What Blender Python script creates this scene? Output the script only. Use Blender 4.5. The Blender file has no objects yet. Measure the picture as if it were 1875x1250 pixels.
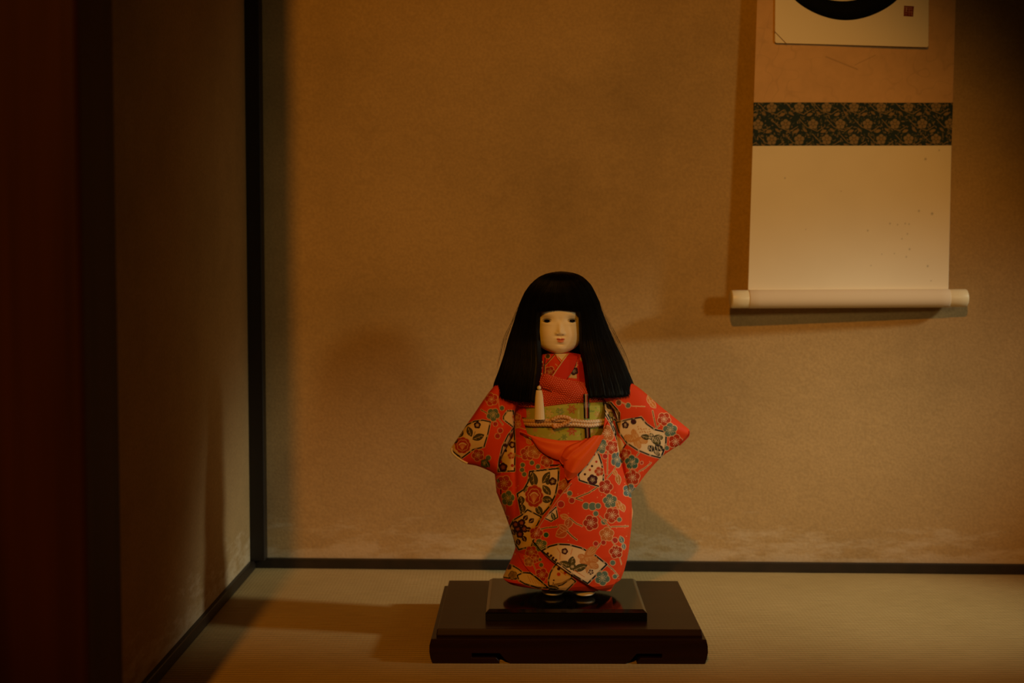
import bpy, math, random
import numpy as np
from mathutils import Vector, Matrix

# ------------------------------------------------------------------ camera, light, exposure
sc = bpy.context.scene
C = sc.collection
F = 2500.0; H = .48; PITCH = math.atan(135/2500)
cam_d = bpy.data.cameras.new('camera'); cam = bpy.data.objects.new('camera', cam_d); C.objects.link(cam)
cam_d.sensor_width = 36; cam_d.lens = F/1875*36
cam.location = (0, 0, H); cam.rotation_euler = (math.pi/2-PITCH, 0, 0)
cam_d.clip_start = .01
cam_d.dof.use_dof = True; cam_d.dof.focus_distance = 1.76; cam_d.dof.aperture_fstop = 4.5
sc.camera = cam
sc.view_settings.view_transform = 'Standard'; sc.view_settings.look = 'None'
sc.view_settings.gamma = 1; sc.view_settings.use_curve_mapping = False
sc.view_settings.exposure = 0

w = bpy.data.worlds.new('world'); sc.world = w; w.use_nodes = True
w.node_tree.nodes['Background'].inputs[0].default_value = (.9, .55, .22, 1)
w.node_tree.nodes['Background'].inputs[1].default_value = .004

def lamp(name, loc, power, col, radius, target=None, angle=None, blend=1.0):
    d = bpy.data.lights.new(name, 'SPOT' if target else 'POINT')
    d.energy = power; d.color = col; d.shadow_soft_size = radius
    o = bpy.data.objects.new(name, d); C.objects.link(o); o.location = loc
    if target:
        d.spot_size = math.radians(angle); d.spot_blend = blend
        o.rotation_euler = (Vector(target)-Vector(loc)).to_track_quat('-Z', 'Y').to_euler()
    return o
lamp('ceiling_lamp_light', (-.37, -1.7, 2.45), 190, (1, .35, .012), .045, (.03, 2.1, .22), 25.5, .5)
lamp('right_lamp_light', (1.30, .2, .87), 24, (1, .78, .38), .10, (.14, 2.1, .48), 36, 1.)
lamp('side_lamp_light', (2.06, 1.35, 1.03), 100, (1, .98, .74), .08, (.12, 2.05, -.02), 26.5, .95)

# ------------------------------------------------------------------ helpers
def rays(px, py):
    a = (np.asarray(px, float)-937.5)/F; b = (625-np.asarray(py, float))/F
    return a, math.cos(PITCH)+b*math.sin(PITCH), -math.sin(PITCH)+b*math.cos(PITCH)
def hity(px, py, Y):
    a, b, c = rays(px, py); t = Y/b
    return np.stack(np.broadcast_arrays(a*t, b*t, H+c*t), -1)
def hitz(px, py, Z=0.):
    a, b, c = rays(px, py); t = (Z-H)/c
    return np.stack(np.broadcast_arrays(a*t, b*t, H+c*t), -1)
def proj(P):
    x = P[..., 0]; y = P[..., 1]; z = P[..., 2]-H
    f = y*math.cos(PITCH)-z*math.sin(PITCH); u = y*math.sin(PITCH)+z*math.cos(PITCH)
    return 937.5+F*x/f, 625-F*u/f

def link(name, me, mat=None, parent=None, smooth=True):
    o = bpy.data.objects.new(name, me); C.objects.link(o)
    if mat: me.materials.append(mat)
    if smooth: me.polygons.foreach_set('use_smooth', [True]*len(me.polygons))
    if parent:
        o.parent = parent
        q = parent; off = Vector()
        while q: off += q.location; q = q.parent
        me.transform(Matrix.Translation(-off))
    me.update()
    return o
def raw_mesh(name, V, Q, col=None):
    me = bpy.data.meshes.new(name)
    V = np.asarray(V, np.float32).reshape(-1, 3); Q = np.asarray(Q, np.int32).reshape(-1, 4)
    me.vertices.add(len(V)); me.vertices.foreach_set('co', V.ravel())
    me.loops.add(Q.size); me.loops.foreach_set('vertex_index', Q.ravel())
    me.polygons.add(len(Q)); me.polygons.foreach_set('loop_start', np.arange(0, Q.size, 4, dtype=np.int32))
    if col is not None:
        a = me.color_attributes.new('Col', 'FLOAT_COLOR', 'POINT')
        c4 = np.ones((len(V), 4), np.float32); c4[:, :3] = np.asarray(col).reshape(-1, 3)
        a.data.foreach_set('color', c4.ravel())
    me.update(calc_edges=True); me.validate()
    return me
def quads(nu, nv, cu=False, cv=False, flip=False, base=0):
    i = np.arange(nu if cu else nu-1); j = np.arange(nv if cv else nv-1)
    I, J = np.meshgrid(i, j, indexing='ij'); I2 = (I+1) % nu; J2 = (J+1) % nv
    q = np.stack([I*nv+J, I2*nv+J, I2*nv+J2, I*nv+J2], -1).reshape(-1, 4)
    if flip: q = q[:, ::-1]
    return q+base
def grid(name, P, mat, parent=None, col=None, cu=False, cv=False, flip=False, solid=0, off=-1):
    nu, nv = P.shape[:2]
    o = link(name, raw_mesh(name, P, quads(nu, nv, cu, cv, flip), col), mat, parent)
    if solid:
        m = o.modifiers.new('thick', 'SOLIDIFY'); m.thickness = solid; m.offset = off
    return o
class MB:
    def __init__(s): s.V = []; s.Q = []; s.C = []; s.n = 0
    def add(s, P, cu=False, cv=False, flip=False, col=None):
        nu, nv = P.shape[:2]; s.V.append(P.reshape(-1, 3)); s.Q.append(quads(nu, nv, cu, cv, flip, s.n)); s.n += nu*nv
        if col is not None: s.C.append(np.broadcast_to(col, (nu, nv, 3)).reshape(-1, 3))
    def tube(s, path, r, n=8, col=None, closed=False):
        path = np.asarray(path, float); m = len(path); r = np.broadcast_to(r, (m,))
        T = np.gradient(path, axis=0); T /= np.linalg.norm(T, axis=1)[:, None]+1e-12
        up = np.array([0, 1, 0.]) if abs(T[:, 1]).max() < .95 else np.array([1., 0, 0])
        A = np.cross(T, up); A /= np.linalg.norm(A, axis=1)[:, None]+1e-12; B = np.cross(T, A)
        th = np.linspace(0, 2*np.pi, n, endpoint=False)
        P = path[:, None]+r[:, None, None]*(np.cos(th)[None, :, None]*A[:, None]+np.sin(th)[None, :, None]*B[:, None])
        if not closed:
            P = np.concatenate([np.broadcast_to(path[:1, None], (1, n, 3)), P, np.broadcast_to(path[-1:, None], (1, n, 3))])
        s.add(P, cu=closed, cv=True, col=col)
    def ball(s, c, r, n=20, col=None):
        a = np.linspace(0, np.pi, n); b = np.linspace(0, 2*np.pi, 2*n, endpoint=False)
        A, B = np.meshgrid(a, b, indexing='ij'); r = np.broadcast_to(r, 3)
        s.add(np.stack([c[0]+r[0]*np.sin(A)*np.cos(B), c[1]+r[1]*np.sin(A)*np.sin(B), c[2]+r[2]*np.cos(A)], -1), cv=True, flip=True, col=col)
    def build(s, name, mat, parent=None):
        return link(name, raw_mesh(name, np.concatenate(s.V), np.concatenate(s.Q), np.concatenate(s.C) if s.C else None), mat, parent)
def thing(name, label, cat, loc):
    o = bpy.data.objects.new(name, None); C.objects.link(o); o.location = loc; o.empty_display_size = .05
    o['label'] = label; o['category'] = cat
    bpy.context.view_layer.update()
    return o
def box_obj(name, x0, x1, y0, y1, z0, z1, mat, bev=0, parent=None, segs=3):
    v = [(x, y, z) for x in (x0, x1) for y in (y0, y1) for z in (z0, z1)]
    f = [(0, 1, 3, 2), (4, 6, 7, 5), (0, 4, 5, 1), (2, 3, 7, 6), (0, 2, 6, 4), (1, 5, 7, 3)]
    me = bpy.data.meshes.new(name); me.from_pydata(v, [], f)
    o = link(name, me, mat, parent, smooth=False)
    if bev:
        b = o.modifiers.new('b', 'BEVEL'); b.width = bev; b.segments = segs
    return o
def prism(name, pts_a, pts_b, mat, parent=None, bev=0, segs=3):
    n = len(pts_a); me = bpy.data.meshes.new(name)
    me.from_pydata([tuple(p) for p in pts_a]+[tuple(p) for p in pts_b], [],
                   [tuple(range(n))[::-1], tuple(range(n, 2*n))]+[(i, (i+1) % n, n+(i+1) % n, n+i) for i in range(n)])
    o = link(name, me, mat, parent, smooth=False)
    if bev:
        b = o.modifiers.new('b', 'BEVEL'); b.width = bev; b.segments = segs; b.limit_method = 'ANGLE'; b.angle_limit = .5
    return o
def resample(pts, n):
    p = np.asarray(pts, float)
    if len(p) > 2:   # light Catmull-Rom smoothing
        q = []
        e = np.vstack([2*p[0]-p[1], p, 2*p[-1]-p[-2]])
        for i in range(1, len(e)-2):
            for t in np.linspace(0, 1, 12, endpoint=False):
                a, b, c, d = e[i-1], e[i], e[i+1], e[i+2]
                q.append(.5*((2*b)+(-a+c)*t+(2*a-5*b+4*c-d)*t*t+(-a+3*b-3*c+d)*t**3))
        q.append(p[-1]); p = np.array(q)
    d = np.r_[0, np.cumsum(np.linalg.norm(np.diff(p, axis=0), axis=1))]
    t = np.linspace(0, d[-1], n)
    return np.stack([np.interp(t, d, p[:, k]) for k in range(p.shape[1])], 1)
def coons(top, bot, left, right, nu, nv):
    T = resample(top, nu); B = resample(bot, nu); L = resample(left, nv); R = resample(right, nv)
    u = np.linspace(0, 1, nu)[:, None, None]; v = np.linspace(0, 1, nv)[None, :, None]
    return ((1-v)*T[:, None]+v*B[:, None]+(1-u)*L[None]+u*R[None]
            - ((1-u)*(1-v)*T[0]+u*(1-v)*T[-1]+(1-u)*v*B[0]+u*v*B[-1]))

# ------------------------------------------------------------------ materials
def mat(name, col=(.5, .5, .5), rough=.6, attr=False, bump=None, spec=.5, sheen=0, coat=0, aniso=0):
    m = bpy.data.materials.new(name); m.use_nodes = True; nt = m.node_tree; b = nt.nodes['Principled BSDF']
    b.inputs['Base Color'].default_value = (*col, 1); b.inputs['Roughness'].default_value = rough
    b.inputs['Specular IOR Level'].default_value = spec; b.inputs['Sheen Weight'].default_value = sheen
    b.inputs['Coat Weight'].default_value = coat; b.inputs['Coat Roughness'].default_value = .12
    b.inputs['Anisotropic'].default_value = aniso
    if attr:
        a = nt.nodes.new('ShaderNodeAttribute'); a.attribute_name = 'Col'; nt.links.new(a.outputs['Color'], b.inputs['Base Color'])
    if bump:
        sc_, st, dist = bump
        t = nt.nodes.new('ShaderNodeTexCoord'); n = nt.nodes.new('ShaderNodeTexNoise'); n.inputs['Scale'].default_value = sc_; n.inputs['Detail'].default_value = 5
        bp = nt.nodes.new('ShaderNodeBump'); bp.inputs['Strength'].default_value = st; bp.inputs['Distance'].default_value = dist
        nt.links.new(t.outputs['Object'], n.inputs['Vector']); nt.links.new(n.outputs['Fac'], bp.inputs['Height']); nt.links.new(bp.outputs[0], b.inputs['Normal'])
    return m
class NT:
    def __init__(s, m): s.nt = m.node_tree; s.b = s.nt.nodes['Principled BSDF']
    def n(s, t, **k):
        nd = s.nt.nodes.new(t)
        for a, v in k.items():
            if a.startswith('i_'): nd.inputs[a[2:].replace('_', ' ')].default_value = v
            else: setattr(nd, a, v)
        return nd
    def l(s, a, b): s.nt.links.new(a, b)
    def ramp(s, src, stops):
        r = s.n('ShaderNodeValToRGB'); e = r.color_ramp.elements
        while len(e) < len(stops): e.new(.5)
        for q, (p, c) in zip(e, stops): q.position = p; q.color = (*c, 1) if len(c) == 3 else c
        s.l(src, r.inputs[0]); return r.outputs[0]
    def mix(s, fac, a, b, mode='MIX'):
        m = s.n('ShaderNodeMix', data_type='RGBA', blend_type=mode)
        for v, i in ((fac, 0), (a, 6), (b, 7)):
            if hasattr(v, 'is_output'): s.l(v, m.inputs[i])
            else: m.inputs[i].default_value = v
        return m.outputs[2]
    def math(s, op, a, b=0., c=0.):
        m = s.n('ShaderNodeMath', operation=op)
        for v, i in ((a, 0), (b, 1), (c, 2)):
            if hasattr(v, 'is_output'): s.l(v, m.inputs[i])
            else: m.inputs[i].default_value = v
        return m.outputs[0]

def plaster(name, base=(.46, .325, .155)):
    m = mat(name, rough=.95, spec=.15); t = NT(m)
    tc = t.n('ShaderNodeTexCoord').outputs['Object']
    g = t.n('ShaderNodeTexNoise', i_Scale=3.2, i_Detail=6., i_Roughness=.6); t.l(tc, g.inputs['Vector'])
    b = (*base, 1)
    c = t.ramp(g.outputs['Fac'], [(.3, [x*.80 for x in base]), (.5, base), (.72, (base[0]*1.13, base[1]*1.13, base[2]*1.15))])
    f = t.n('ShaderNodeTexNoise', i_Scale=260., i_Detail=4.); t.l(tc, f.inputs['Vector'])
    c = t.mix(.22, c, t.ramp(f.outputs['Fac'], [(.35, (.55, .55, .55)), (.65, (1.25, 1.25, 1.25))]), 'MULTIPLY')
    # trowel strokes and scratches
    mp = t.n('ShaderNodeMapping'); mp.inputs['Scale'].default_value = (16, 16, 34); t.l(tc, mp.inputs['Vector'])
    s1 = t.n('ShaderNodeTexNoise', i_Scale=1.4, i_Detail=5., i_Distortion=1.6); t.l(mp.outputs[0], s1.inputs['Vector'])
    c = t.mix(.28, c, t.ramp(s1.outputs['Fac'], [(.3, (.86, .86, .86)), (.6, (1.06, 1.06, 1.06))]), 'MULTIPLY')
    # chalky salt stains along the foot of the wall
    sp = t.n('ShaderNodeSeparateXYZ'); t.l(tc, sp.inputs[0])
    mp2 = t.n('ShaderNodeMapping'); mp2.inputs['Scale'].default_value = (7, 7, 26); t.l(tc, mp2.inputs['Vector'])
    s2 = t.n('ShaderNodeTexNoise', i_Scale=2.2, i_Detail=7., i_Roughness=.68); t.l(mp2.outputs[0], s2.inputs['Vector'])
    hz = t.math('SUBTRACT', .105, sp.outputs[2]); hz = t.math('MULTIPLY', hz, 3.2)
    st = t.math('ADD', s2.outputs['Fac'], hz)
    st = t.ramp(st, [(.64, (0, 0, 0)), (.80, (1, 1, 1))])
    c = t.mix(t.math('MULTIPLY', st, .36), c, (.70, .62, .48, 1))
    t.l(c, t.b.inputs['Base Color'])
    h = t.math('ADD', t.math('MULTIPLY', f.outputs['Fac'], .5), t.math('MULTIPLY', s1.outputs['Fac'], .4))
    bp = t.n('ShaderNodeBump', i_Strength=.6, i_Distance=.0013); t.l(h, bp.inputs['Height']); t.l(bp.outputs[0], t.b.inputs['Normal'])
    return m
def tatami():
    m = mat('tatami', rough=.75, spec=.3); t = NT(m)
    tc = t.n('ShaderNodeTexCoord').outputs['Object']
    sp = t.n('ShaderNodeSeparateXYZ'); t.l(tc, sp.inputs[0])
    wob = t.n('ShaderNodeTexNoise', i_Scale=9.); t.l(tc, wob.inputs['Vector'])
    y = t.math('ADD', sp.outputs[1], t.math('MULTIPLY', wob.outputs['Fac'], .0022))
    rib = t.math('ABSOLUTE', t.math('SINE', t.math('MULTIPLY', y, math.pi/.0088)))
    thr = t.math('ABSOLUTE', t.math('SINE', t.math('MULTIPLY', sp.outputs[0], math.pi/.0052)))
    mp = t.n('ShaderNodeMapping'); mp.inputs['Scale'].default_value = (30, 900, 1); t.l(tc, mp.inputs['Vector'])
    rush = t.n('ShaderNodeTexNoise', i_Scale=1., i_Detail=4.); t.l(mp.outputs[0], rush.inputs['Vector'])
    big = t.n('ShaderNodeTexNoise', i_Scale=4.5, i_Detail=4.); t.l(tc, big.inputs['Vector'])
    c = t.ramp(big.outputs['Fac'], [(.3, (.45, .325, .135)), (.7, (.54, .40, .18))])
    c = t.mix(.7, c, t.ramp(rush.outputs['Fac'], [(.3, (.72, .72, .68)), (.7, (1.2, 1.2, 1.2))]), 'MULTIPLY')
    c = t.mix(.55, c, t.ramp(rib, [(0., (.55, .55, .5)), (.35, (1, 1, 1))]), 'MULTIPLY')
    c = t.mix(.10, c, t.ramp(thr, [(0., (.6, .6, .55)), (.4, (1, 1, 1))]), 'MULTIPLY')
    t.l(c, t.b.inputs['Base Color'])
    h = t.math('ADD', t.math('MULTIPLY', rib, .9), t.math('MULTIPLY', thr, .15)); h = t.math('ADD', h, t.math('MULTIPLY', rush.outputs['Fac'], .6))
    bp = t.n('ShaderNodeBump', i_Strength=.7, i_Distance=.0011); t.l(h, bp.inputs['Height']); t.l(bp.outputs[0], t.b.inputs['Normal'])
    return m
def wood(name, a, b_, rough, scale=(30, 30, 1.2), spec=.5, coat=0):
    m = mat(name, rough=rough, spec=spec, coat=coat); t = NT(m)
    tc = t.n('ShaderNodeTexCoord').outputs['Object']; mp = t.n('ShaderNodeMapping'); mp.inputs['Scale'].default_value = scale; t.l(tc, mp.inputs['Vector'])
    n = t.n('ShaderNodeTexNoise', i_Scale=1., i_Detail=6., i_Distortion=.6); t.l(mp.outputs[0], n.inputs['Vector'])
    t.l(t.ramp(n.outputs['Fac'], [(.3, a), (.7, b_)]), t.b.inputs['Base Color'])
    bp = t.n('ShaderNodeBump', i_Strength=.15, i_Distance=.0006); t.l(n.outputs['Fac'], bp.inputs['Height']); t.l(bp.outputs[0], t.b.inputs['Normal'])
    return m

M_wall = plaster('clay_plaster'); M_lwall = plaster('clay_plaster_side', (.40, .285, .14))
M_tat = tatami()
M_trim = wood('black_stained_trim', (.010, .007, .004), (.020, .012, .007), .5, (40, 3, 40))
M_batten = wood('black_stained_batten', (.006, .005, .004), (.013, .009, .006), .45)
M_post = wood('dark_red_polished_post', (.020, .006, .003), (.050, .015, .006), .6, (26, 26, .8), spec=.12)
M_base = wood('red_brown_lacquer', (.009, .0025, .001), (.020, .005, .002), .33, (4, 60, 60), spec=.2)
M_black = mat('black_lacquer', (.003, .0025, .0015), .1, spec=.4)
M_silk = mat('scroll_silk', rough=.75, attr=True, spec=.2, bump=(700, .12, .0004))
M_paper = mat('scroll_paper', rough=.8, attr=True, spec=.2, bump=(300, .1, .0004))
M_ink = mat('ink', (.005, .0055, .003), .85, spec=.05)
M_ivory = mat('ivory_roller_cap', (.80, .70, .47), .35, spec=.4)
M_gilt = mat('card_edge', (.42, .28, .10), .5)
M_kim = mat('printed_crepe', rough=.62, attr=True, spec=.12, bump=(1500, .25, .0003))
M_face = mat('gofun_face', rough=.5, attr=True, spec=.25)
M_eye = mat('glass_eye', rough=.06, attr=True, spec=.6, coat=.6)
M_hair = mat('black_silk_hair', (.0025, .002, .0014), .42, spec=.13)
M_sash = mat('vermilion_satin', (.82, .105, .014), .45, spec=.22, bump=(90, .12, .001))
M_shib = mat('vermilion_shibori', rough=.55, attr=True, spec=.35)
M_cord = mat('ivory_gold_cord', rough=.5, attr=True, spec=.4)
M_white = mat('white_cotton', (.78, .70, .52), .8, spec=.2)
M_fan = mat('lacquered_fan', rough=.25, attr=True, spec=.5)

# ------------------------------------------------------------------ the setting
def struct(o): o['kind'] = 'structure'; return o
def wy(x): return 2.162-(x+.3964)*.039          # front face of the base trim; the wall lies 8 mm behind
XL, XR = -.416, 1.5
me = bpy.data.meshes.new('floor'); me.from_pydata([(-1.6, -2.6, 0), (2.2, -2.6, 0), (2.2, 2.4, 0), (-1.6, 2.4, 0), (-1.6, -2.6, -.05), (2.2, -2.6, -.05), (2.2, 2.4, -.05), (-1.6, 2.4, -.05)], [],
    [(0, 1, 2, 3), (7, 6, 5, 4), (0, 4, 5, 1), (1, 5, 6, 2), (2, 6, 7, 3), (3, 7, 4, 0)])
struct(link('floor', me, M_tat, smooth=False))
o = struct(prism('wall_back', [(XL-.06, wy(XL-.06)+.008, 0), (XR, wy(XR)+.008, 0), (XR, wy(XR)+.1, 0), (XL-.06, wy(XL-.06)+.1, 0)],
      [(XL-.06, wy(XL-.06)+.008, 2.4), (XR, wy(XR)+.008, 2.4), (XR, wy(XR)+.1, 2.4), (XL-.06, wy(XL-.06)+.1, 2.4)], M_wall))
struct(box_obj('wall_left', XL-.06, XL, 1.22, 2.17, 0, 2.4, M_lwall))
struct(prism('trim_1', [(XL, wy(XL), 0), (XR, wy(XR), 0), (XR, wy(XR)+.009, 0), (XL, wy(XL)+.009, 0)],
      [(XL, wy(XL), .0158), (XR, wy(XR), .0158), (XR, wy(XR)+.009, .0158), (XL, wy(XL)+.009, .0158)], M_trim, bev=.0012))
struct(box_obj('trim_2', XL-.002, -.4095, 1.24, 2.158, 0, .0155, M_trim, .0012))
struct(box_obj('trim_3', XL-.002, -.3925, 2.146, 2.172, .0150, 2.4, M_batten, .0015))
# polished square alcove post in the left foreground
xr, yf = -.353, 1.12; cw = .034
pts = [(-.53, yf), (xr, yf), (xr, yf+.105), (-.53, yf+.105)]
struct(prism('trim_4', [(x, y, 0) for x, y in pts], [(x, y, 2.4) for x, y in pts], M_post, bev=.006, segs=4))

# ------------------------------------------------------------------ colour canvas, in units of about 0.7 mm on the cloth
class Canvas:
    def __init__(s, x0, y0, w_, h_, base, k=3):
        s.x0, s.y0, s.k = x0, y0, k; s.A = np.empty((int(h_*k), int(w_*k), 3)); s.A[:] = base
        s.h, s.w = s.A.shape[:2]
    def win(s, x0, y0, x1, y1):
        k = s.k; a = max(0, int((x0-s.x0)*k)); b = min(s.w, int((x1-s.x0)*k)+2); c = max(0, int((y0-s.y0)*k)); d = min(s.h, int((y1-s.y0)*k)+2)
        if b <= a or d <= c: return None
        X, Y = np.meshgrid((np.arange(a, b)+.5)/k+s.x0, (np.arange(c, d)+.5)/k+s.y0)
        return (slice(c, d), slice(a, b)), X, Y
    def put(s, sl, sdf, col):
        al = np.clip(.5-sdf*s.k, 0, 1)[..., None]; s.A[sl] = s.A[sl]*(1-al)+np.asarray(col)*al
    def disc(s, x, y, r, col, ry=None, rot=0):
        m = max(r, ry or 0)+2; q = s.win(x-m, y-m, x+m, y+m)
        if not q: return
        sl, X, Y = q; dx = X-x; dy = Y-y
        if ry:
            c_, s_ = math.cos(rot), math.sin(rot); a = dx*c_+dy*s_; b = -dx*s_+dy*c_
            d = (np.hypot(a/r, b/ry)-1)*min(r, ry)
        else: d = np.hypot(dx, dy)-r
        s.put(sl, d, col)
    def line(s, pts, w_, col, dash=None):
        pts = np.asarray(pts, float); m = w_+2; q = s.win(pts[:, 0].min()-m, pts[:, 1].min()-m, pts[:, 0].max()+m, pts[:, 1].max()+m)
        if not q: return
        sl, X, Y = q; D = np.full(X.shape, 1e9)
        for p, r in zip(pts[:-1], pts[1:]):
            v = r-p; t = np.clip(((X-p[0])*v[0]+(Y-p[1])*v[1])/(v@v+1e-9), 0, 1)
            D = np.minimum(D, np.hypot(X-p[0]-t*v[0], Y-p[1]-t*v[1]))
        s.put(sl, D-w_/2, col)
    def poly(s, pts, col):
        P = np.asarray(pts, float); q = s.win(P[:, 0].min()-1, P[:, 1].min()-1, P[:, 0].max()+1, P[:, 1].max()+1)
        if not q: return
        sl, X, Y = q; ins = np.zeros(X.shape, bool); D = np.full(X.shape, 1e9)
        for p, r in zip(P, np.roll(P, -1, 0)):
            c = ((p[1] > Y) != (r[1] > Y)); xi = (r[0]-p[0])*(Y-p[1])/(r[1]-p[1]+1e-12)+p[0]; ins ^= c & (X < xi)
            v = r-p; t = np.clip(((X-p[0])*v[0]+(Y-p[1])*v[1])/(v@v+1e-9), 0, 1)
            D = np.minimum(D, np.hypot(X-p[0]-t*v[0], Y-p[1]-t*v[1]))
        s.put(sl, np.where(ins, -D, D), col)
    def sample(s, px, py):
        x = np.clip((px-s.x0)*s.k-.5, 0, s.w-1.001); y = np.clip((py-s.y0)*s.k-.5, 0, s.h-1.001)
        i = x.astype(int); j = y.astype(int); a = (x-i)[..., None]; b = (y-j)[..., None]; A = s.A
        return (A[j, i]*(1-a)+A[j, i+1]*a)*(1-b)+(A[j+1, i]*(1-a)+A[j+1, i+1]*a)*b

RED = (.72, .058, .012); CRE = (.80, .60, .36); NAVY = (.012, .011, .016); TEAL = (.115, .175, .125); DRED = (.42, .030, .020)
ORA = (.62, .19, .035); OLI = (.085, .070, .016); PLUM = (.055, .012, .018); OUT = (.74, .40, .20); PEACH = (.78, .36, .16); BLU = (.11, .17, .17)
k = Canvas(815, 640, 460, 470, RED)
def flower(x, y, r, col, rot=None, n=5, out=OUT, st=CRE, sq=1., cv=k):
    rot = random.Random(int(x*7+y)).random()*6.28 if rot is None else rot
    if cv is k:
        r = r*.94
        if col[0] > .4 and col[1] < .09: col = (col[0]*.86, col[1], col[2]*.35)
    for e, c in ((1.1, out), (0, col)):
        for i in range(n):
            a = rot+i*2*math.pi/n; cv.disc(x+.56*r*math.cos(a), y+.56*r*sq*math.sin(a), .43*r+e, c, (.43*r+e)*sq)
        cv.disc(x, y, .5*r+e*.4, c)
    if r > 5:
        for i in range(n):
            a = rot+(i+.5)*2*math.pi/n; cv.line([(x+.55*r*math.cos(a), y+.55*r*math.sin(a)), (x+.92*r*math.cos(a), y+.92*r*math.sin(a))], .6, out)
        for i in range(n*2):
            a = rot+.3+i*math.pi/n; L = .36+.1*(i % 2); cv.line([(x+.14*r*math.cos(a), y+.14*r*math.sin(a)), (x+L*r*math.cos(a), y+L*r*math.sin(a))], max(.45, r*.05), st)
            cv.disc(x+(L+.05)*r*math.cos(a), y+(L+.05)*r*math.sin(a), max(.5, r*.05), st)
        cv.disc(x, y, .09*r, st)
def dot(x, y, r, col=TEAL, out=OUT, cv=k): cv.disc(x, y, r+1.0, out); cv.disc(x, y, r, col)
def ringdot(x, y, r): dot(x, y, r, DRED)
def leaf(x, y, L, W, ang, col=OLI, out=None, cv=k, vein=CRE):
    a = math.radians(ang)
    def lens(l, w_):
        q = np.linspace(-1, 1, 13); c_, s_ = math.cos(a), math.sin(a)
        P = [(l*t_, w_*(1-t_*t_)) for t_ in q]+[(l*t_, -w_*(1-t_*t_)) for t_ in q[::-1][1:-1]]
        return [(x+u_*c_-v_*s_, y+u_*s_+v_*c_) for u_, v_ in P]
    if min(L, W) < 2.6: cv.disc(x, y, L/2, col, W/2, a); return
    if out: cv.poly(lens(L*.56+1.2, W*.56+1.2), out)
    cv.poly(lens(L*.56, W*.56), col)
    if vein:
        for t_ in (-.25, .1, .42): cv.line([(x+math.cos(a)*L*(t_-.12), y+math.sin(a)*L*(t_-.12)), (x+math.cos(a)*L*t_-math.sin(a)*W*.26, y+math.sin(a)*L*t_+math.cos(a)*W*.26)], .45, vein)
        cv.line([(x-math.cos(a)*L*.5, y-math.sin(a)*L*.5), (x+math.cos(a)*L*.36, y+math.sin(a)*L*.36)], .5, vein)
def fan(pts, bw=2.4, fill=CRE, closed=True, gap=True, cv=k):
    P = np.asarray(pts, float); cv.poly(P, fill); c = P.mean(0)
    B = np.vstack([P, P[:1]]) if closed else P
    R = resample_lin(B, 1.0)
    cv.line(B, bw+1.6, (.70, .52, .32)); cv.line(B, bw, NAVY)
    for i in range(9, len(R)-4, 23):
        for dd in (0, 2): cv.disc(R[min(i+dd, len(R)-1), 0], R[min(i+dd, len(R)-1), 1], .55, CRE, 1.3, 0)
    cv.poly(c+(P-c)*.0+0, fill) if False else None
def resample_lin(p, step):
    d = np.r_[0, np.cumsum(np.linalg.norm(np.diff(p, axis=0), axis=1))]; t = np.arange(0, d[-1], step)
    return np.stack([np.interp(t, d, p[:, q]) for q in range(2)], 1)
def branch(*pts, w_=2.2):
    k.line(pts, w_+1.2, OUT); k.line(pts, w_-.8, OLI)
    P = resample_lin(np.asarray(pts, float), 9)
    for i, p in enumerate(P[1:]):
        k.disc(p[0]+3*math.sin(i*2.7), p[1]+3*math.cos(i*1.9), .8, PEACH)
def peony(x, y, r, col=DRED, sq=1.2):
    col = (col[0]*.86, col[1], col[2]*.35)
    for m_, R_, pr in ((9, .62, .36), (7, .36, .30)):
        for e, c in ((1.1, OUT), (0, col)):
            for i in range(m_):
                a = i*2*math.pi/m_+m_; k.disc(x+R_*r*math.cos(a), y+R_*r*sq*math.sin(a), pr*r+e, c)
            k.disc(x, y, R_*r, c, R_*r*sq)
    for i in range(9):
        t_ = (i-4)/4; k.line([(x-.05*r, y+.55*r*sq), (x+t_*.42*r, y-(.28-.2*t_*t_)*r*sq)], .7, PEACH)
        k.disc(x+t_*.42*r, y-(.28-.2*t_*t_)*r*sq, 1.1, CRE)
def butterfly(x, y, r, col, rot, lines=CRE):
    for da, L, W in ((-.5, 1., .62), (.55, .95, .5), (2.6, .55, .4), (3.6, .55, .4)):
        a = rot+da; cx, cy = x+math.cos(a)*r*L*.5, y+math.sin(a)*r*L*.5
        k.disc(cx, cy, r*L*.5, col, r*W*.5, a)
        for q in (-.3, -.1, .1, .3):
            k.line([(x+math.cos(a+q)*r*L*.25, y+math.sin(a+q)*r*L*.25), (x+math.cos(a+q)*r*L*.85, y+math.sin(a+q)*r*L*.85)], .7, lines)
# --- chest
k.poly([(985, 648), (1016, 650), (1028, 661), (1000, 705), (975, 705)], RED)
flower(1007, 680, 10, DRED); k.line([(985, 668), (999, 668), (1010, 656), (1017, 648)], 2.4, OUT); k.line([(999, 667), (1010, 655), (1016, 648)], 1.1, NAVY)
dot(1003, 652, 4, OLI); k.line([(1017, 666), (1022, 671)], 1.2, OUT); k.line([(998, 668), (999, 682)], 1.4, OUT)
k.poly([(1050, 655), (1062, 652), (1057, 693), (1033, 690), (1044, 680)], (.66, .50, .27)); k.poly([(1044, 650), (1075, 650), (1075, 662), (1062, 664), (1052, 663)], RED)
k.poly([(1056, 664), (1073, 662), (1076, 700), (1056, 700)], (.62, .035, .018)); k.line([(1040, 690), (1058, 668), (1049, 660)], 1.0, OUT)
flower(1051, 679, 7.5, PLUM, out=NAVY, st=(.4, .38, .36)); leaf(1051, 664, 14, 7, 70, NAVY, OUT); dot(1066, 657, 3.2, PEACH)
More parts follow.
